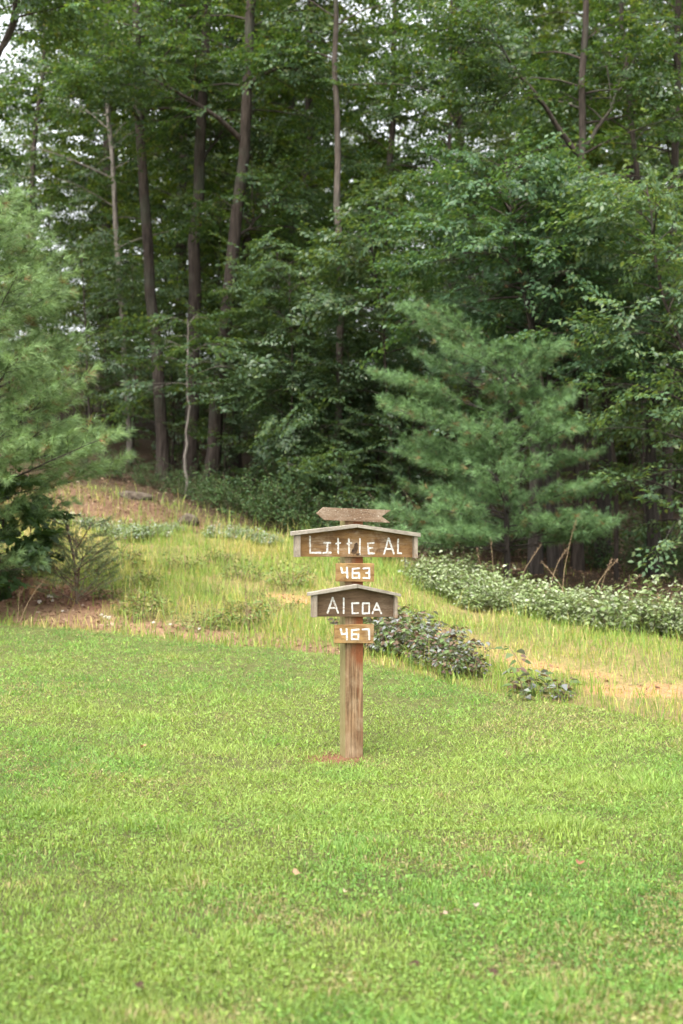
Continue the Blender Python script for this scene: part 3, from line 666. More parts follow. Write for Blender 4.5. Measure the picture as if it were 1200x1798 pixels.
# singled out: pale bare stemmed sapling, and the leafy tiers over the right
edge_tree(51, 'understory_sapling', 'thin pale crooked sapling before the thick oak trunks', 27.4, [(330, 880), (325, 820), (331, 740), (330, 640)], 6, 560, bark=B_PALE, z_low=2.2, n_br=13, Lbr=1.2, br_r=.0012, cols=BLUEG, wts=[3, 3, 2, 1], subs=3, leaf=(.11, .5), up=.5)
edge_tree(52, 'understory_tree', 'broad leaved tree overhanging the pine at right', 23.5, [(1085, 1040), (1080, 800), (1060, 640), (1010, 520)], 9, 430, z_low=3.0, n_br=50, Lbr=2.3, cols=[(.048, .098, .046), (.062, .115, .050), (.040, .085, .042), (.085, .13, .05)], wts=[3, 3, 2, 1], leaf=(.098, .5), up=.5)
edge_tree(55, 'understory_tree', 'broad leaved tree whose crown spreads above the billowy pine', 23.2, [(985, 1040), (975, 760), (930, 560), (905, 470)], 8, 300, z_low=4.6, n_br=46, Lbr=2.1, cols=[(.048, .098, .046), (.062, .115, .050), (.040, .085, .042), (.085, .13, .05)], wts=[3, 3, 2, 1], leaf=(.098, .52), up=.5, thin_front=.2)
edge_tree(53, 'understory_tree', 'leafy tree reaching in from the right margin with drooping twigs', 22, [(1245, 1060), (1240, 800), (1200, 600), (1160, 500)], 10, 330, z_low=.9, n_br=52, Lbr=2.4, cols=BLUEG, wts=[3, 3, 2, 2], leaf=(.10, .5), up=.6, thin_front=.2)
edge_tree(54, 'understory_tree', 'low leafy tree with tiers beside the slender pale trunk', 26.8, [(690, 900), (688, 760), (676, 600), (660, 480)], 8, 380, z_low=1.6, n_br=40, Lbr=2.1, cols=BLUEG, wts=[3, 3, 2, 2], leaf=(.11, .5), up=.55)

# ------------------------------------------------------------------ pines
def grow_pine(rng, H, r0, z_low, Lmax, spacing, n_needle, length_of=None, nw=.0042, nl=.11, az_keep=None, cols=None, top_pow=.8, gap=(.30, .46), nb=6, sub=.17, el0=(-.05, .25), bend=(.05, .4), s0=.3, zj=.08, t0=.22, l2max=.95):
    tp = smooth_path(np.array([(0, 0, -.2), (rng.normal(0, .05), rng.normal(0, .05), H * .5), (rng.normal(0, .1), rng.normal(0, .1), H)]), 12)
    paths, rads, tp_, tr_ = [tp], [np.linspace(r0, .02, 12)], [], []
    tuft_o, tuft_d, tuft_in = [], [], []
    z = z_low
    while z < H - .2:
        rel = (z - z_low) / (H - z_low)
        a0 = rng.uniform(0, 6.28)
        for b in range(nb):
            az = a0 + b * 2 * pi / nb + rng.normal(0, .2)
            keep = 1.0 if az_keep is None else az_keep(az)
            if rng.random() > keep: continue
            L = Lmax * (1 - rel) ** top_pow * rng.uniform(.75, 1.1) * (length_of(az, z) if length_of else 1) + .25
            el = rng.uniform(*el0) + .5 * rel
            p = curve((tp[int(rel * 0)][0], 0, z + rng.normal(0, zj)), (cos(az) * cos(el), sin(az) * cos(el), sin(el)), L, (0, 0, rng.uniform(*bend)), rng, 8, .05)
            paths.append(p); rads.append(np.linspace(.007 + .006 * L, .003, 8))
            ns = max(3, int(L / sub))
            for j in range(ns):
                t = t0 + (1 - t0) * (j + rng.random()) / ns; q, d = interp_path(p, t)
                if t < .97: a = math.atan2(d[1], d[0]) + (1 if j % 2 else -1) * rng.uniform(.5, 1.0)
                else: a = math.atan2(d[1], d[0])
                l2 = min(l2max, .5 * L * (1.12 - t) + .22) * rng.uniform(.75, 1.15)
                p2 = curve(q, (cos(a), sin(a), rng.uniform(.0, .4)), l2, (0, 0, rng.uniform(.1, .5)), rng, 4, .06); tp_.append(p2); tr_.append(np.linspace(.004, .002, 4))
                nt_ = max(2, int(l2 / spacing))
                for m in range(nt_):
                    s = s0 + (1 - s0) * (m + .8) / nt_; q2, d2 = interp_path(p2, s); tuft_o.append(q2); tuft_d.append(d2); tuft_in.append(min(1, t * .5 + s * .6))
                    if rng.random() < .75:
                        a3 = math.atan2(d2[1], d2[0]) + rng.choice([-1, 1]) * rng.uniform(.5, 1.0); d3 = np.array([cos(a3), sin(a3), rng.uniform(.1, .7)]); l3 = rng.uniform(.06, .16)
                        tuft_o.append(q2 + norm(d3) * l3); tuft_d.append(norm(d3)); tuft_in.append(min(1, t * .5 + s * .65))
        z += rng.uniform(*gap)
    tv, tf = tube_np(paths, rads, 7); v2, f2 = tube_np(tp_, tr_, 3); tf = np.concatenate([tf, f2 + len(tv)]); tv = np.concatenate([tv, v2])
    O = np.array(tuft_o); D = norm(np.array(tuft_d)); tin = np.array(tuft_in); n = len(O)
    tone = np.repeat(rng.uniform(.72, 1.28, n), n_needle)[:, None]; aged = np.repeat(rng.random(n) < .16 * (1.15 - tin), n_needle)
    O = np.repeat(O, n_needle, 0); D = np.repeat(D, n_needle, 0); tin = np.repeat(tin, n_needle); N = len(O)
    ref = norm(np.cross(D, rng.normal(0, 1, (N, 3)))); ang = rng.uniform(.15, 1.15, N)[:, None]
    nd_ = norm(D * np.cos(ang) + ref * np.sin(ang) + np.array([0, 0, -.10])); Ln = nl * rng.uniform(.75, 1.1, N)[:, None]
    sd = norm(np.cross(nd_, rng.normal(0, 1, (N, 3)))) * nw * .5
    o = O - D * rng.uniform(0, .05, N)[:, None]
    V = np.stack([o - sd, o + sd, o + nd_ * Ln + np.array([0, 0, -.1]) * Ln], 1).reshape(-1, 3)
    cols = cols or [(.085, .165, .070), (.11, .19, .075), (.065, .135, .065)]
    c = pal(N, rng, cols, [3, 2, 2], .15) * tone; old = (aged & (rng.random(N) < .7))[:, None]; c = np.where(old, np.array([(.20, .12, .05)]) * rng.uniform(.7, 1.2, (N, 1)), c)
    return (tv, tf), (V, np.arange(N * 3).reshape(N, 3), c)
rp = np.random.default_rng(61)
lp = (-4.75, 17.6)
geo = grow_pine(rp, 5.0, .15, .75, 2.15, .125, 32, nw=.0055, nl=.135, az_keep=lambda a: 1.0 if (cos(a) > -.2 and sin(a) < .6) else .4, top_pow=.5, cols=[(.155, .245, .092), (.195, .28, .105), (.118, .20, .083)], gap=(.32, .44), nb=10, sub=.125, t0=.26, length_of=lambda a, z: .5 if z < 1.35 else .92)
plant_tree('pine_tree', 'big soft needled pine at the left margin', 'tree', (lp[0], lp[1], gz(*lp) - .1), geo, B_PINE, 'pine trees', M_NEEDLE)
rp = np.random.default_rng(62)
r1p = (at(893, 21.4), 21.4)
geo = grow_pine(rp, 3.75, .055, .7, 1.6, .105, 28, nw=.0058, nl=.12, top_pow=.34, length_of=lambda a, z: (1.0 + .38 * max(0, -cos(a)) - .3 * max(0, cos(a))) * (rp.uniform(.55, 1.12) if sin(a) > -.6 else rp.uniform(.12, .9)), az_keep=lambda a: 1.0 if sin(a) < .35 else .3, cols=[(.118, .21, .082), (.15, .245, .094), (.09, .175, .075)], gap=(.42, .54), nb=18, sub=.08, el0=(.02, .24), bend=(.0, .2), s0=.1, zj=.08, t0=.42, l2max=.42)
plant_tree('pine_tree', 'billowy green pine right of the sign', 'tree', (r1p[0], r1p[1], gz(*r1p) - .1), geo, B_PINE, 'pine trees', M_NEEDLE)
# tall dark pines whose bare trunks stand behind it
rp = np.random.default_rng(63)
geo = grow_pine(rp, 6.0, .15, 3.2, 1.6, .13, 14, nw=.008, nl=.13, cols=[(.06, .12, .058), (.075, .14, .065), (.05, .10, .05)])
tall = None
for (px, Y, rot, sc, lab) in [(940, 23.5, 0, 1.0, 'tall dark pine trunk right behind the billowy pine'), (977, 24.6, 2.1, 1.05, 'dark pine trunk, second of the pair behind the billowy pine'),
                              (1058, 25.5, 4.0, 1.1, 'dark pine trunk below the forked oak'), (1152, 24.0, 1.2, .95, 'dark pine trunk left of the right margin'), (835, 27.5, 3.0, 1.0, 'shaded pine behind the top of the billowy pine')]:
    x = at(px, Y); 
    if tall is None: tall = plant_tree('pine_tree', lab, 'tree', (x, Y, gz(x, Y) - .1), geo, B_PINE, 'pine trees', M_NEEDLE)
    else: copy_thing(tall, (x, Y, gz(x, Y) - .1), rot, sc, lab, 'pine trees')

# ------------------------------------------------------------------ shrubs, brambles, weeds
def grow_bush(rng, R, H, n_stem, per, leaf, cols, wts, flat=.6, rough_top=.15, tilt=.5):
    """stems from the ground with leaves set all along them, facing mostly up and out"""
    sp, sr, Pp, D, U = [], [], [], [], []
    for i in range(n_stem):
        az = rng.uniform(0, 6.28); rr = R * math.sqrt(rng.random()); o = np.array([cos(az) * rr * .75, sin(az) * rr * .75, -.03])
        h = H * (1 - .5 * (rr / R) ** 2) * rng.uniform(.65, 1 + rough_top)
        d = np.array([cos(az) * .35 * rr / R + rng.normal(0, .15), sin(az) * .35 * rr / R + rng.normal(0, .15), 1])
        p = curve(o, d, h, (cos(az) * .5, sin(az) * .5, -.35), rng, 6, .08); sp.append(p); sr.append(np.linspace(.0045, .002, 6))
        for j in range(per):
            t = .18 + .82 * ((j + rng.random()) / per) ** flat; q, dd = interp_path(p, t); a = rng.uniform(0, 6.28); off = rng.uniform(.01, .09)
            Pp.append(q + np.array([cos(a) * off, sin(a) * off, rng.uniform(-.02, .02)])); D.append((cos(a), sin(a), rng.uniform(-.5, .25))); U.append((rng.normal(0, tilt), rng.normal(0, tilt), 1))
    Pp = np.array(Pp); n = len(Pp); L = leaf[0] * rng.uniform(.6, 1.2, n)
    V, Fc, k = leaves_np(Pp, norm(np.array(D)), norm(np.array(U)), L, L * leaf[1], .3, .2, True)
    return tube_np(sp, sr, 4), (V, Fc, np.repeat(pal(n, rng, cols, wts), k, 0))
def plant_bush(name, label, cat, x, Y, geo, group, rot=0.0, sc=1.0):
    t = thing(name, label, cat, (x, Y, gz(x, Y)), rot, group); t.scale = (sc,) * 3
    (sv, sf), (lv, lf, lc) = geo
    mesh_np('stem', sv, sf, B_TWIG, t)['kind'] = 'stuff'; mesh_np('foliage', lv, lf, M_SHRUB, t, lc)['kind'] = 'stuff'
    return t
PALEC = [(.15, .21, .075), (.24, .285, .16), (.31, .34, .235), (.11, .165, .05), (.20, .25, .11)]
PW = [3, 3, 2, 2, 3]
rb = np.random.default_rng(71)
PALE = [grow_bush(rb, .55, .60, 42, 26, (.072, .68), PALEC, PW, rough_top=.4) for _ in range(3)]
BROWNC = [(.12, .165, .065), (.11, .068, .050), (.16, .17, .15), (.19, .20, .20), (.085, .13, .042), (.15, .10, .065)]
BW = [3, 2.4, 2.4, 1.4, 3, 1.4]
BROWN = [grow_bush(rb, .42, .50, 34, 22, (.085, .6), BROWNC, BW, rough_top=.35) for _ in range(2)]
LONE = [grow_bush(rb, .17, .40, 8, 13, (.08, .6), BROWNC, BW, rough_top=.3)]
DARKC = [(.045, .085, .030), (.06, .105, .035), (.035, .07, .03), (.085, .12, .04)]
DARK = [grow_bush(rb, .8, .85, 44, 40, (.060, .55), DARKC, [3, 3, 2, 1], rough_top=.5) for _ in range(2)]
WEED = [grow_bush(rb, .30, .38, 22, 14, (.055, .4), [(.13, .19, .05), (.10, .16, .04), (.22, .22, .08), (.18, .13, .06)], [3, 3, 1.5, .8]) for _ in range(2)]
ASTER = [grow_bush(rb, .4, .34, 44, 22, (.045, .7), [(.17, .23, .12), (.25, .29, .23), (.34, .37, .34), (.12, .18, .06)], [3, 3, 1.2, 3])]
bsrc = {}
def bush(kind, name, label, cat, x, Y, group, sc=1.0):
    k = id(kind); rot = rb.uniform(0, 6.28)
    if k not in bsrc: bsrc[k] = plant_bush(name, label, cat, x, Y, kind, group, rot, sc); return bsrc[k]
    r = copy_thing(bsrc[k], (x, Y, gz(x, Y)), rot, sc, label, group); r.name = name; return r
# pale leaved bramble bank along the right, from the stake to the right margin
for i, t in enumerate(np.linspace(0, 1, 17)):
    x = np.interp(t, [0, .5, 1], [1.12, 2.35, 4.1]) + rb.normal(0, .12); Y = np.interp(t, [0, .5, 1], [20.2, 18.3, 16.6]) + rb.normal(0, .12)
    bush(PALE[i % 3], 'bramble_bush', 'pale leaved bramble in the long bank before the dark wood', 'bramble', x, Y, 'brambles in the long pale bank', rb.uniform(.58, .85) if t > .1 else .6)
    if i % 2: bush(PALE[(i + 1) % 3], 'bramble_bush', 'pale leaved bramble in the long bank before the dark wood', 'bramble', x + .3, Y + .5, 'brambles in the long pale bank', rb.uniform(.55, .85))
bush(PALE[1], 'bramble_bush', 'taller pale bramble at the right end of the bank', 'bramble', at(1112, 16.9), 16.9, 'brambles in the long pale bank', 1.05)
for (px, Y, sc) in [(664, 15.9, .9), (692, 15.6, .85), (725, 15.0, .8), (752, 14.7, .8), (780, 14.3, .75), (803, 13.9, .62), (660, 15.3, .7), (715, 15.7, .85)]:
    bush(BROWN[int(px) % 2], 'bramble_patch', 'bronze and silver leaved bramble in the patch just right of the sign', 'bramble', at(px, Y), Y, 'bronze brambles beside the sign', sc)
bush(LONE[0], 'bramble_plant', 'lone bronze leaved bramble standing on the lawn edge', 'bramble', at(940, 13.0), 13.0, None, 1.2)
bush(LONE[0], 'bramble_plant', 'tiny bramble shoot right of the lone bronze bramble', 'bramble', at(978, 12.8), 12.8, None, .5)
for (px, Y) in [(130, 23.4), (165, 23.2), (200, 23.0), (228, 22.6), (262, 22.8), (395, 23.4), (430, 23.4), (470, 23.2), (560, 23), (300, 23.6)]:
    bush(ASTER[0], 'aster_clump', 'pale grey green wildflower clump on the upper bank', 'wildflower', at(px, Y), Y, 'pale wildflowers on the upper bank', rb.uniform(.6, .95))
for (x, Y) in spread(17, -.175, -.03, 16.6, 21.5, .5, rng):
    bush(WEED[int(Y * 10) % 2], 'weed_clump', 'small green weed on the rough bank left of the sign', 'weed', x, Y, 'weeds on the rough bank', rb.uniform(.5, 1.2))
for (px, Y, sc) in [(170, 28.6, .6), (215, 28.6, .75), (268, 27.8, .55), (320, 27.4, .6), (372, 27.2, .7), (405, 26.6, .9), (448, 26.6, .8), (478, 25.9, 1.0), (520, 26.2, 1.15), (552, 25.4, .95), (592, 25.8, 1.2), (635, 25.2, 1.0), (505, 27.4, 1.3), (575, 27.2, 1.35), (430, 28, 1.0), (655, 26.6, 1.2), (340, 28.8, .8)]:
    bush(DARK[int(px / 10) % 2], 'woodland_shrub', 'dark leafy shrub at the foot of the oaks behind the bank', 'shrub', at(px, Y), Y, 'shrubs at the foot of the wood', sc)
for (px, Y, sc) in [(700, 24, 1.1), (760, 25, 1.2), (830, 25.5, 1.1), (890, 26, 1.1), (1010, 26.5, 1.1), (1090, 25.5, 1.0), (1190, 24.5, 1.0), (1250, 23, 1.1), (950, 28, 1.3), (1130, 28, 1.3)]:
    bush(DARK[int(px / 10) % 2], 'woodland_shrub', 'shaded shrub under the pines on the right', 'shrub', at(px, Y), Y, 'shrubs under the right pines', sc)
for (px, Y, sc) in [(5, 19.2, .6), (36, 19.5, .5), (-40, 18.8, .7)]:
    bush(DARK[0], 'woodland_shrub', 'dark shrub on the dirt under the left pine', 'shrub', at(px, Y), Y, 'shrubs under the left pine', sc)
edge_tree(81, 'dogwood_sapling', 'broad leaved sapling drooping below the left pine', 17.6, [(-10, 1000), (2, 930), (20, 880), (40, 860)], 5, 835, bark=B_OAK, z_low=.35, n_br=12, Lbr=.65, leaf=(.12, .6), subs=2, spray_s=(.3, .5), up=.8, br_r=.003, cols=[(.045, .09, .03), (.06, .115, .035)], wts=[1, 1])
rp = np.random.default_rng(64)
geo = grow_pine(rp, 1.0, .012, .08, .34, .04, 16, nw=.004, nl=.05, cols=[(.13, .18, .08), (.17, .20, .09), (.10, .15, .06)], gap=(.13, .18), nb=5, sub=.10, el0=(.3, .7))
xx = at(136, 17.9); plant_tree('cedar_sapling', 'small feathery evergreen seedling on the dirt bank', 'sapling', (xx, 17.9, gz(xx, 17.9)), geo, B_TWIG, None, M_NEEDLE)

# ------------------------------------------------------------------ rocks, stake, dry stalks, fallen leaves
M_ROCK = plain_mat('grey_rock', (.045, .034, .025), (.11, .088, .066), 7, .95, .8)
M_ROCKO = plain_mat('orange_rock', (.32, .17, .08), (.50, .31, .17), 9, .95, .6)
M_ROCKW = plain_mat('pale_rock', (.38, .32, .26), (.60, .54, .47), 9, .95, .6)
def rock(label, px, Y, size, mat, seed, group=None, sink=.25):
    r = np.random.default_rng(seed); bm = bmesh.new(); bmesh.ops.create_icosphere(bm, subdivisions=2, radius=1)
    pl = [(norm(r.normal(0, 1, 3)), r.uniform(.55, .85)) for _ in range(9)]
    for v in bm.verts:
        c = np.array(v.co)
        for nn, dd in pl:
            e = c @ nn - dd
            if e > 0: c = c - nn * e
        c = c + r.normal(0, .025, 3); v.co = c * np.array(size)
    me = bpy.data.meshes.new('rock'); bm.to_mesh(me); bm.free(); me.materials.append(mat); o = link(bpy.data.objects.new('rock', me))
    x = at(px, Y); o.location = (x, Y, gz(x, Y) + size[2] * (1 - 2 * sink) * .6); o.rotation_euler = (0, 0, r.uniform(0, 6)); return tag(o, label, 'rock', group)
rock('orange block of stone on the dirt under the left pine', 58, 18.6, (.09, .07, .10), M_ROCKO, 1)
rock('grey boulder half buried at the foot of the wood', 328, 24.9, (.24, .22, .19), M_ROCK, 2, None, .35)
rock('flat grey boulder above the wildflowers on the slope', 238, 26.2, (.38, .3, .13), M_ROCK, 3, None, .4)
for i, (px, Y, s) in enumerate([(70, 17.9, .045), (88, 18.3, .05), (92, 18.0, .03), (185, 17.2, .035), (192, 17.15, .04), (178, 17.3, .03), (110, 17.5, .025), (270, 16.9, .03), (68, 17.5, .02), (128, 24.4, .05), (300, 16.8, .035), (350, 16.6, .03)]):
    rock('small pale stone lying on the bare dirt bank', px, Y, (s, s * .8, s * .7), M_ROCKW, 10 + i, 'pale stones on the dirt bank', .2)
stx = at(711, 21.5); sz_ = gz(stx, 21.5)
tv, tf = tube_np([np.array([(0, 0, -.1), (.004, 0, .3), (.002, 0, hz(958, 21.5) - sz_)])], [np.array([.014, .013, .011])], 6)
stk = mesh_np('garden_stake', tv, tf, B_PALE); stk.location = (stx, 21.5, sz_); tag(stk, 'thin grey stake standing behind the right end of the wide board', 'stake')
# dry seed stalks
def stalk(label, px, Y, h, lean, seed, group):
    r = np.random.default_rng(seed); x = at(px, Y); p = curve((0, 0, -.02), (lean, r.normal(0, .1), 1), h, (lean * 2.2, 0, -.4), r, 8, .05)
    tv, tf = tube_np([p], [np.linspace(.005, .002, 8)], 4); t = thing('dry_stalk', label, 'stalk', (x, Y, gz(x, Y)), 0, group)
    mesh_np('stem', tv, tf, M_LITTER, t, np.tile(np.array([(.30, .22, .13)]), (len(tf), 1)))
    k = 34; Pp = np.array([interp_path(p, .72 + .28 * q)[0] for q in r.random(k)]) + r.normal(0, .008, (k, 3)); D = norm(r.normal(0, .6, (k, 3)) + np.array([lean, 0, .8]))
    V, Fc, kk = leaves_np(Pp, D, norm(r.normal(0, 1, (k, 3))), np.full(k, .028), np.full(k, .007)); mesh_np('seed_head', V, Fc, M_LITTER, t, pal(k, r, [(.28, .2, .13), (.2, .13, .09)], [1, 1]))
sl_ = [(985, 19.3, .95, .06), (960, 19.2, .6, .1), (1003, 18.8, .5, -.15), (1030, 18.4, .55, .25), (1048, 18.3, .5, .1), (905, 19.7, .6, .1), (868, 19.9, .55, .02), (740, 20.9, .6, -.3), (1062, 18.3, .45, .35), (1150, 17.6, .55, .3), (1168, 17.5, .35, .3), (850, 20.0, .4, -.1)]
for i, (px, Y, h, l) in enumerate(sl_): stalk('dry brown seed stalk rising behind the pale brambles', px, Y, h + .28, l, 200 + i, 'dry stalks behind the brambles')
for i, (px, Y, h, l) in enumerate([(34, 17.0, .65, .22), (30, 17.1, .4, .05), (440, 15.8, .7, .04), (418, 15.9, .45, .1), (452, 15.9, .5, -.15), (300, 16.6, .45, .1), (700, 15.3, .75, .9), (690, 15.6, .7, -.5), (660, 15.8, .65, -.6)]):
    stalk('dry bent stalk in the rough grass near the lawn edge', px, Y, h, l, 240 + i, 'dry stalks along the lawn edge')
# fallen leaves on the mown grass
rl = np.random.default_rng(91)
def fallen(label, px, py, c, s, group=None):
    Y = 1.72 * F / (py - 899.0); x = at(px, Y); z = gz(x, Y) + .045; k = 6
    a = np.linspace(0, 2 * pi, 11)[:-1]; rr = s * (.55 + .45 * np.abs(np.cos(a * 1.5))) * rl.uniform(.85, 1.1, 10)
    V = np.stack([np.cos(a) * rr, np.sin(a) * rr * .7, .25 * s * np.sin(a * 2 + 1) + .3 * rr * np.abs(np.cos(a))], 1); V = np.vstack([V, [[0, 0, 0]]])
    o = mesh_np('fallen_leaf', V, np.array([(i, (i + 1) % 10, 10) for i in range(10)]), M_LITTER, None, np.tile(np.array([c]), (10, 1))); o.location = (x, Y, z); o.rotation_euler = (rl.uniform(-.3, .6), rl.uniform(-.3, .3), rl.uniform(0, 6))
    tag(o, label, 'leaf', group)
fallen('tan fallen leaf standing up on the lawn below the post', 523, 1519, (.40, .27, .16), .035, 'fallen leaves')
fallen('small pale fallen leaf right of the tan one', 607, 1548, (.40, .32, .21), .02, 'fallen leaves')
fallen('pale pink fallen leaf on the lawn right of centre', 780, 1587, (.42, .31, .23), .024, 'fallen leaves')
fallen('greyish curled leaf beside the pale pink one', 835, 1570, (.34, .30, .22), .02, 'fallen leaves')
fallen('brown crumpled leaf in the left part of the lawn', 252, 1312, (.32, .18, .10), .03, 'fallen leaves')
fallen('reddish brown leaf at the lower right of the lawn', 1018, 1494, (.24, .12, .07), .03, 'fallen leaves')
fallen('pink brown leaf low on the left of the lawn', 200, 1645, (.45, .30, .20), .022, 'fallen leaves')
M_SOIL = plain_mat('bare_soil', (.055, .032, .022), (.14, .085, .055), 60, 1, 1)
for i, (px, py, s, lab) in enumerate([(728, 1675, .05, 'largest brown clod of soil near the bottom of the lawn'), (865, 1690, .05, 'flat brown soil patch right of the largest clod'), (972, 1675, .04, 'brown soil clod farthest right near the bottom'), (243, 1722, .05, 'bare soil clod in the lower left lawn')]):
    Y = 1.75 * F / (py - 899.0); o = rock(lab, px, Y, (s * .8, s * .7, s * .5), M_SOIL, 300 + i, 'soil clods in the lawn', .3); o.name = 'soil_clod'; o['category'] = 'soil'

# ------------------------------------------------------------------ grass
def blades(name, label, x, y, h, w, lean, col, rng, segs=2):
    n = len(x); z = ground_z(x, y) - .004; az = rng.uniform(0, 2 * pi, n); d = np.stack([np.cos(az), np.sin(az), np.zeros(n)], 1)
    fa = rng.uniform(0, 2 * pi, n); s = np.stack([np.cos(fa), np.sin(fa), np.zeros(n)], 1) * w[:, None] * .5
    o = np.stack([x, y, z], 1); up = np.array([0, 0, 1.0])
    if segs == 1:
        tip = o + up * (h * np.sqrt(np.clip(1 - lean ** 2, .05, 1)))[:, None] + d * (h * lean)[:, None]
        V = np.stack([o - s, o + s, tip], 1).reshape(-1, 3); Fc = [np.arange(n * 3).reshape(n, 3)]; c = col
    else:
        l1 = lean * .45; m = o + up * (h * .6 * np.sqrt(np.clip(1 - l1 ** 2, .05, 1)))[:, None] + d * (h * .6 * l1)[:, None]
        l2 = np.clip(lean * 1.35, 0, .995); tip = m + up * (h * .4 * np.sqrt(1 - l2 ** 2))[:, None] + d * (h * .4 * l2)[:, None]
        V = np.stack([o - s, o + s, m + s * .8, m - s * .8, tip], 1).reshape(-1, 3); i = np.arange(n)[:, None] * 5
        Fc = [i + np.array([[0, 1, 2, 3]]), i + np.array([[3, 2, 4]])]; c = np.concatenate([col, col])
    o = mesh_np(name, V, Fc, M_BLADE, None, c); tag(o, label, 'grass', kind='stuff'); return o
rg = np.random.default_rng(5)
def scatter(n, y0, y1, pw, marg=1.4):
    """points denser near the viewer's end of the lawn"""
    t = rg.random(n); y = (y0 ** (1 - pw) + t * (y1 ** (1 - pw) - y0 ** (1 - pw))) ** (1 / (1 - pw)) if pw != 1 else y0 * (y1 / y0) ** t
    hw = .25 * y + marg; return rg.uniform(-1, 1, n) * hw, y
def lawn_col(x, y, rng):
    n = len(x); a = fbm(x, y, 2.6, 41); b = fbm(x, y, .55, 43); e = fbm(x, y, .16, 47); r = rng.random(n)
    c = np.array([(.200, .340, .080)]) * np.ones((n, 1))
    dk = sstep(.44, .60, b * .6 + e * .4)[:, None]; c = c * (1 - dk * .85) + dk * .85 * np.array([(.11, .235, .052)])
    ye = sstep(.46, .68, a * .65 + b * .35)[:, None]; c = c * (1 - ye * .7) + ye * .7 * np.array([(.325, .405, .105)])
    st = (r < .045 + .38 * sstep(.56, .68, fbm(x, y, .9, 51) * .6 + fbm(x, y, .2, 53) * .4))[:, None]; c = np.where(st, np.array([(.38, .32, .16)]), c)
    yl = (rng.random(n) < .12)[:, None]; c = np.where(yl, np.array([(.30, .41, .09)]), c)
    return c * (.62 + .72 * rng.random((n, 1)))
def lawn(n, y0, y1, pw, h0, w0, segs):
    x, y = scatter(n, y0, y1, pw); k = (y < edge_y(x) + .1) & (np.hypot((x + .03) / 1.25, y - 10.47) + rg.normal(0, .05, n) > .135) & ~((np.abs(x - SX) < .085) & (np.abs(y - SY) < .085)); x, y = x[k], y[k]; n = len(x)
    t = fbm(x, y, .35, 57); bare = sstep(.60, .70, fbm(x, y, .8, 59) * .55 + fbm(x, y, .14, 61) * .45); k = rg.random(n) > bare * .75; x, y, t = x[k], y[k], t[k]; n = len(x)
    tuft = sstep(.62, .74, fbm(x, y, .42, 67)); h = h0 * (.35 + 1.3 * t) * (1 + .8 * tuft) * rg.uniform(.55, 1.45, n); w = w0 * rg.uniform(.6, 1.5, n); lean = .42 + .57 * rg.random(n) ** .6
    return x, y, h, w, lean, lawn_col(x, y, rg)
args = lawn(215000, 3.6, 8.5, 1.6, .036, .0052, 2)
blades('lawn_grass', 'short mown grass across the foreground', *args, rg, 2)
args = lawn(330000, 8.2, 18.5, 1.5, .036, .0080, 1)
blades('lawn_grass', 'short mown grass around and behind the sign', *args, rg, 1)
# broad little weed leaves mixed in the turf
x, y = scatter(110000, 3.6, 16, 1.7); k = (y < edge_y(x)) & (fbm(x, y, .7, 63) > .36) & (np.hypot(x - .05, y - 10.45) > .25); x, y = x[k], y[k]; n = len(x)
D = np.stack([rg.normal(0, 1, n), rg.normal(0, 1, n), rg.uniform(-.1, .8, n)], 1); U = np.stack([rg.normal(0, .5, n), rg.normal(0, .5, n), np.ones(n)], 1); L = rg.uniform(.012, .028, n) * (.8 + y * .03)
V, Fc, kk = leaves_np(np.stack([x, y, ground_z(x, y) + rg.uniform(.005, .034, n)], 1), norm(D), norm(U), L, L * rg.uniform(.35, .7, n)); c = lawn_col(x, y, rg) * np.array([(.78, .88, .78)])
tag(mesh_np('clover', V, Fc, M_BLADE, None, c), 'tiny broad leaved weeds growing through the mown grass', 'clover', kind='stuff')
# rough grass on the bank and the old track
def rough(n, hmin, hmax, w0, seed, label, green):
    r = np.random.default_rng(seed); x = r.uniform(-8, 8, n); y = r.uniform(11, 26.5, n); k = (np.abs(x) < .26 * y + 1.5) & (y > edge_y(x) - .05); x, y = x[k], y[k]
    lw, di, ld, tr, sa, fo, br = zones(x, y); dens = (1 - .93 * di) * (1 - .55 * ld) * (1 - .75 * sa) * (1 - .97 * fo) * (1 - .8 * br) * (.3 + 1.0 * sstep(.3, .62, fbm(x, y, .7, 71 + seed)))
    k = r.random(len(x)) < dens; x, y, tr = x[k], y[k], tr[k]; n = len(x)
    h = (hmin + (hmax - hmin) * r.random(n) ** 2) * (1 - .5 * tr) * (1 - .3 * sstep(.5, 1.5, x)); w = w0 * r.uniform(.6, 1.4, n)
    g = fbm(x, y, 1.6, 83) * .55 + fbm(x, y, .4, 85) * .45; gm = (r.random(n) < sstep(.24, .56, g) * (1 - .4 * tr) * green)[:, None]
    c = np.where(gm, pal(n, r, [(.22, .32, .065), (.155, .26, .055), (.30, .37, .085)], [3, 3, 2]), pal(n, r, [(.44, .38, .13), (.52, .43, .20), (.34, .26, .13), (.38, .39, .10)], [2.5, 2, 1.3, 4]))
    return blades('meadow_grass', label, x, y, h, w, np.clip(r.uniform(.1, .98, n), 0, .96), c, r, 2)
rough(150000, .06, .22, .0075, 3, 'short yellowing grass on the rough bank and old track', .9)
rough(36000, .20, .52, .0065, 4, 'taller green and straw coloured grass tufts on the bank', .95)
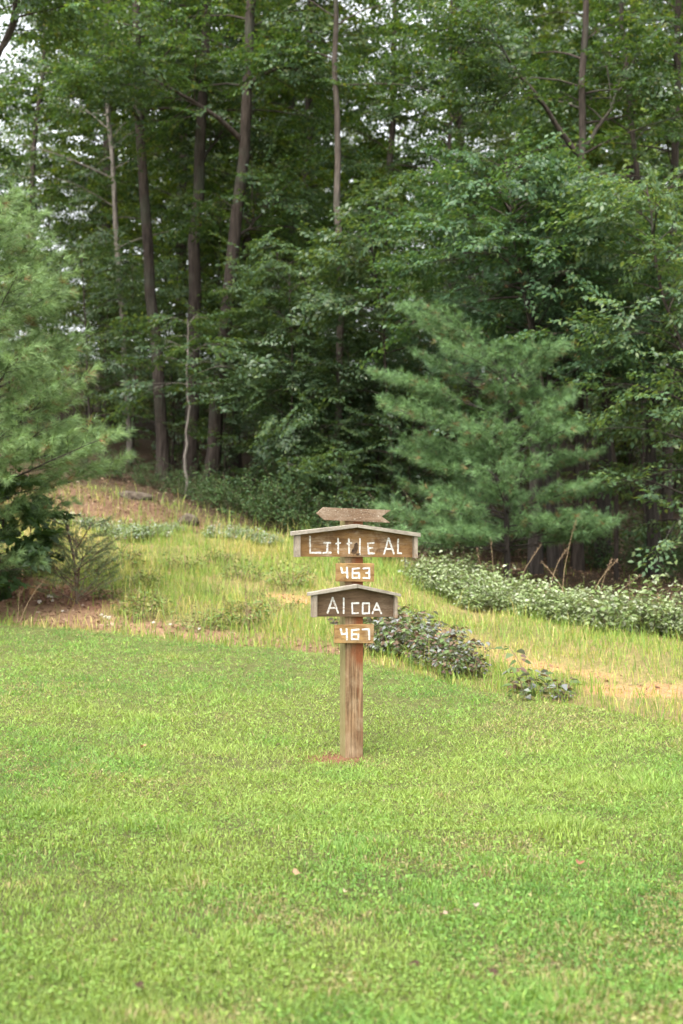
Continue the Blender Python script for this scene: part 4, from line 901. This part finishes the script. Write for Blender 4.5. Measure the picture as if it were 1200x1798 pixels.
# leaf litter and wood chips on bare ground
x = rg.uniform(-8, 8, 90000); y = rg.uniform(12, 30, 90000); k = (np.abs(x) < .26 * y + 1.5) & (y > edge_y(x)); x, y = x[k], y[k]; z_ = zones(x, y); k = rg.random(len(x)) < np.clip(z_[1] + z_[2] * .6 + z_[5] * .5 + z_[6] + z_[4] * .25, 0, 1); x, y = x[k], y[k]; n = len(x)
L = rg.uniform(.02, .07, n); D = np.stack([rg.normal(0, 1, n), rg.normal(0, 1, n), rg.normal(0, .25, n)], 1); U = np.stack([rg.normal(0, .4, n), rg.normal(0, .4, n), np.ones(n)], 1)
V, Fc, kk = leaves_np(np.stack([x, y, ground_z(x, y) + .012], 1), norm(D), norm(U), L, L * rg.uniform(.25, .8, n))
tag(mesh_np('leaf_litter', V, Fc, M_LITTER, None, pal(n, rg, [(.19, .11, .07), (.27, .18, .12), (.12, .07, .045), (.36, .27, .20)], [3, 2, 3, 1], .3)), 'dry leaf litter and chips on the bare dirt', 'leaf litter', kind='stuff')

# ------------------------------------------------------------------ labels: count along each row of look-alikes, from the left as seen
ORD = 'first second third fourth fifth sixth seventh eighth ninth tenth eleventh twelfth thirteenth fourteenth fifteenth sixteenth seventeenth eighteenth nineteenth twentieth twenty-first twenty-second twenty-third twenty-fourth twenty-fifth twenty-sixth twenty-seventh twenty-eighth twenty-ninth thirtieth'.split()
for g, txt in {'saplings at the edge of the wood': '{} blue green tiered sapling from the left among the oak trunks', 'shrubs at the foot of the wood': '{} dark leafy shrub from the left at the foot of the oaks',
               'brambles in the long pale bank': '{} pale leaved bramble from the stake in the bank before the wood', 'bronze brambles beside the sign': '{} bronze leaved bramble from the sign in the patch beside it',
               'pale wildflowers on the upper bank': '{} pale wildflower clump from the left on the upper bank', 'shrubs under the right pines': '{} shaded shrub from the left under the right pines',
               'shrubs under the left pine': '{} dark shrub from the left on the dirt under the left pine', 'dry stalks behind the brambles': '{} dry seed stalk from the left behind the pale brambles',
               'dry stalks along the lawn edge': '{} dry bent stalk from the left along the lawn edge', 'weeds on the rough bank': '{} green weed from the left on the rough bank before the woods',
               'pale stones on the dirt bank': '{} small pale stone from the left on the bare dirt bank'}.items():
    row = sorted([o for o in COL.objects if o.parent is None and o.get('group') == g], key=lambda o: o.location[0] / o.location[1])
    row = [o for o in row if 'taller' not in o['label']]
    for k, o in enumerate(row): o['label'] = txt.format(ORD[k])
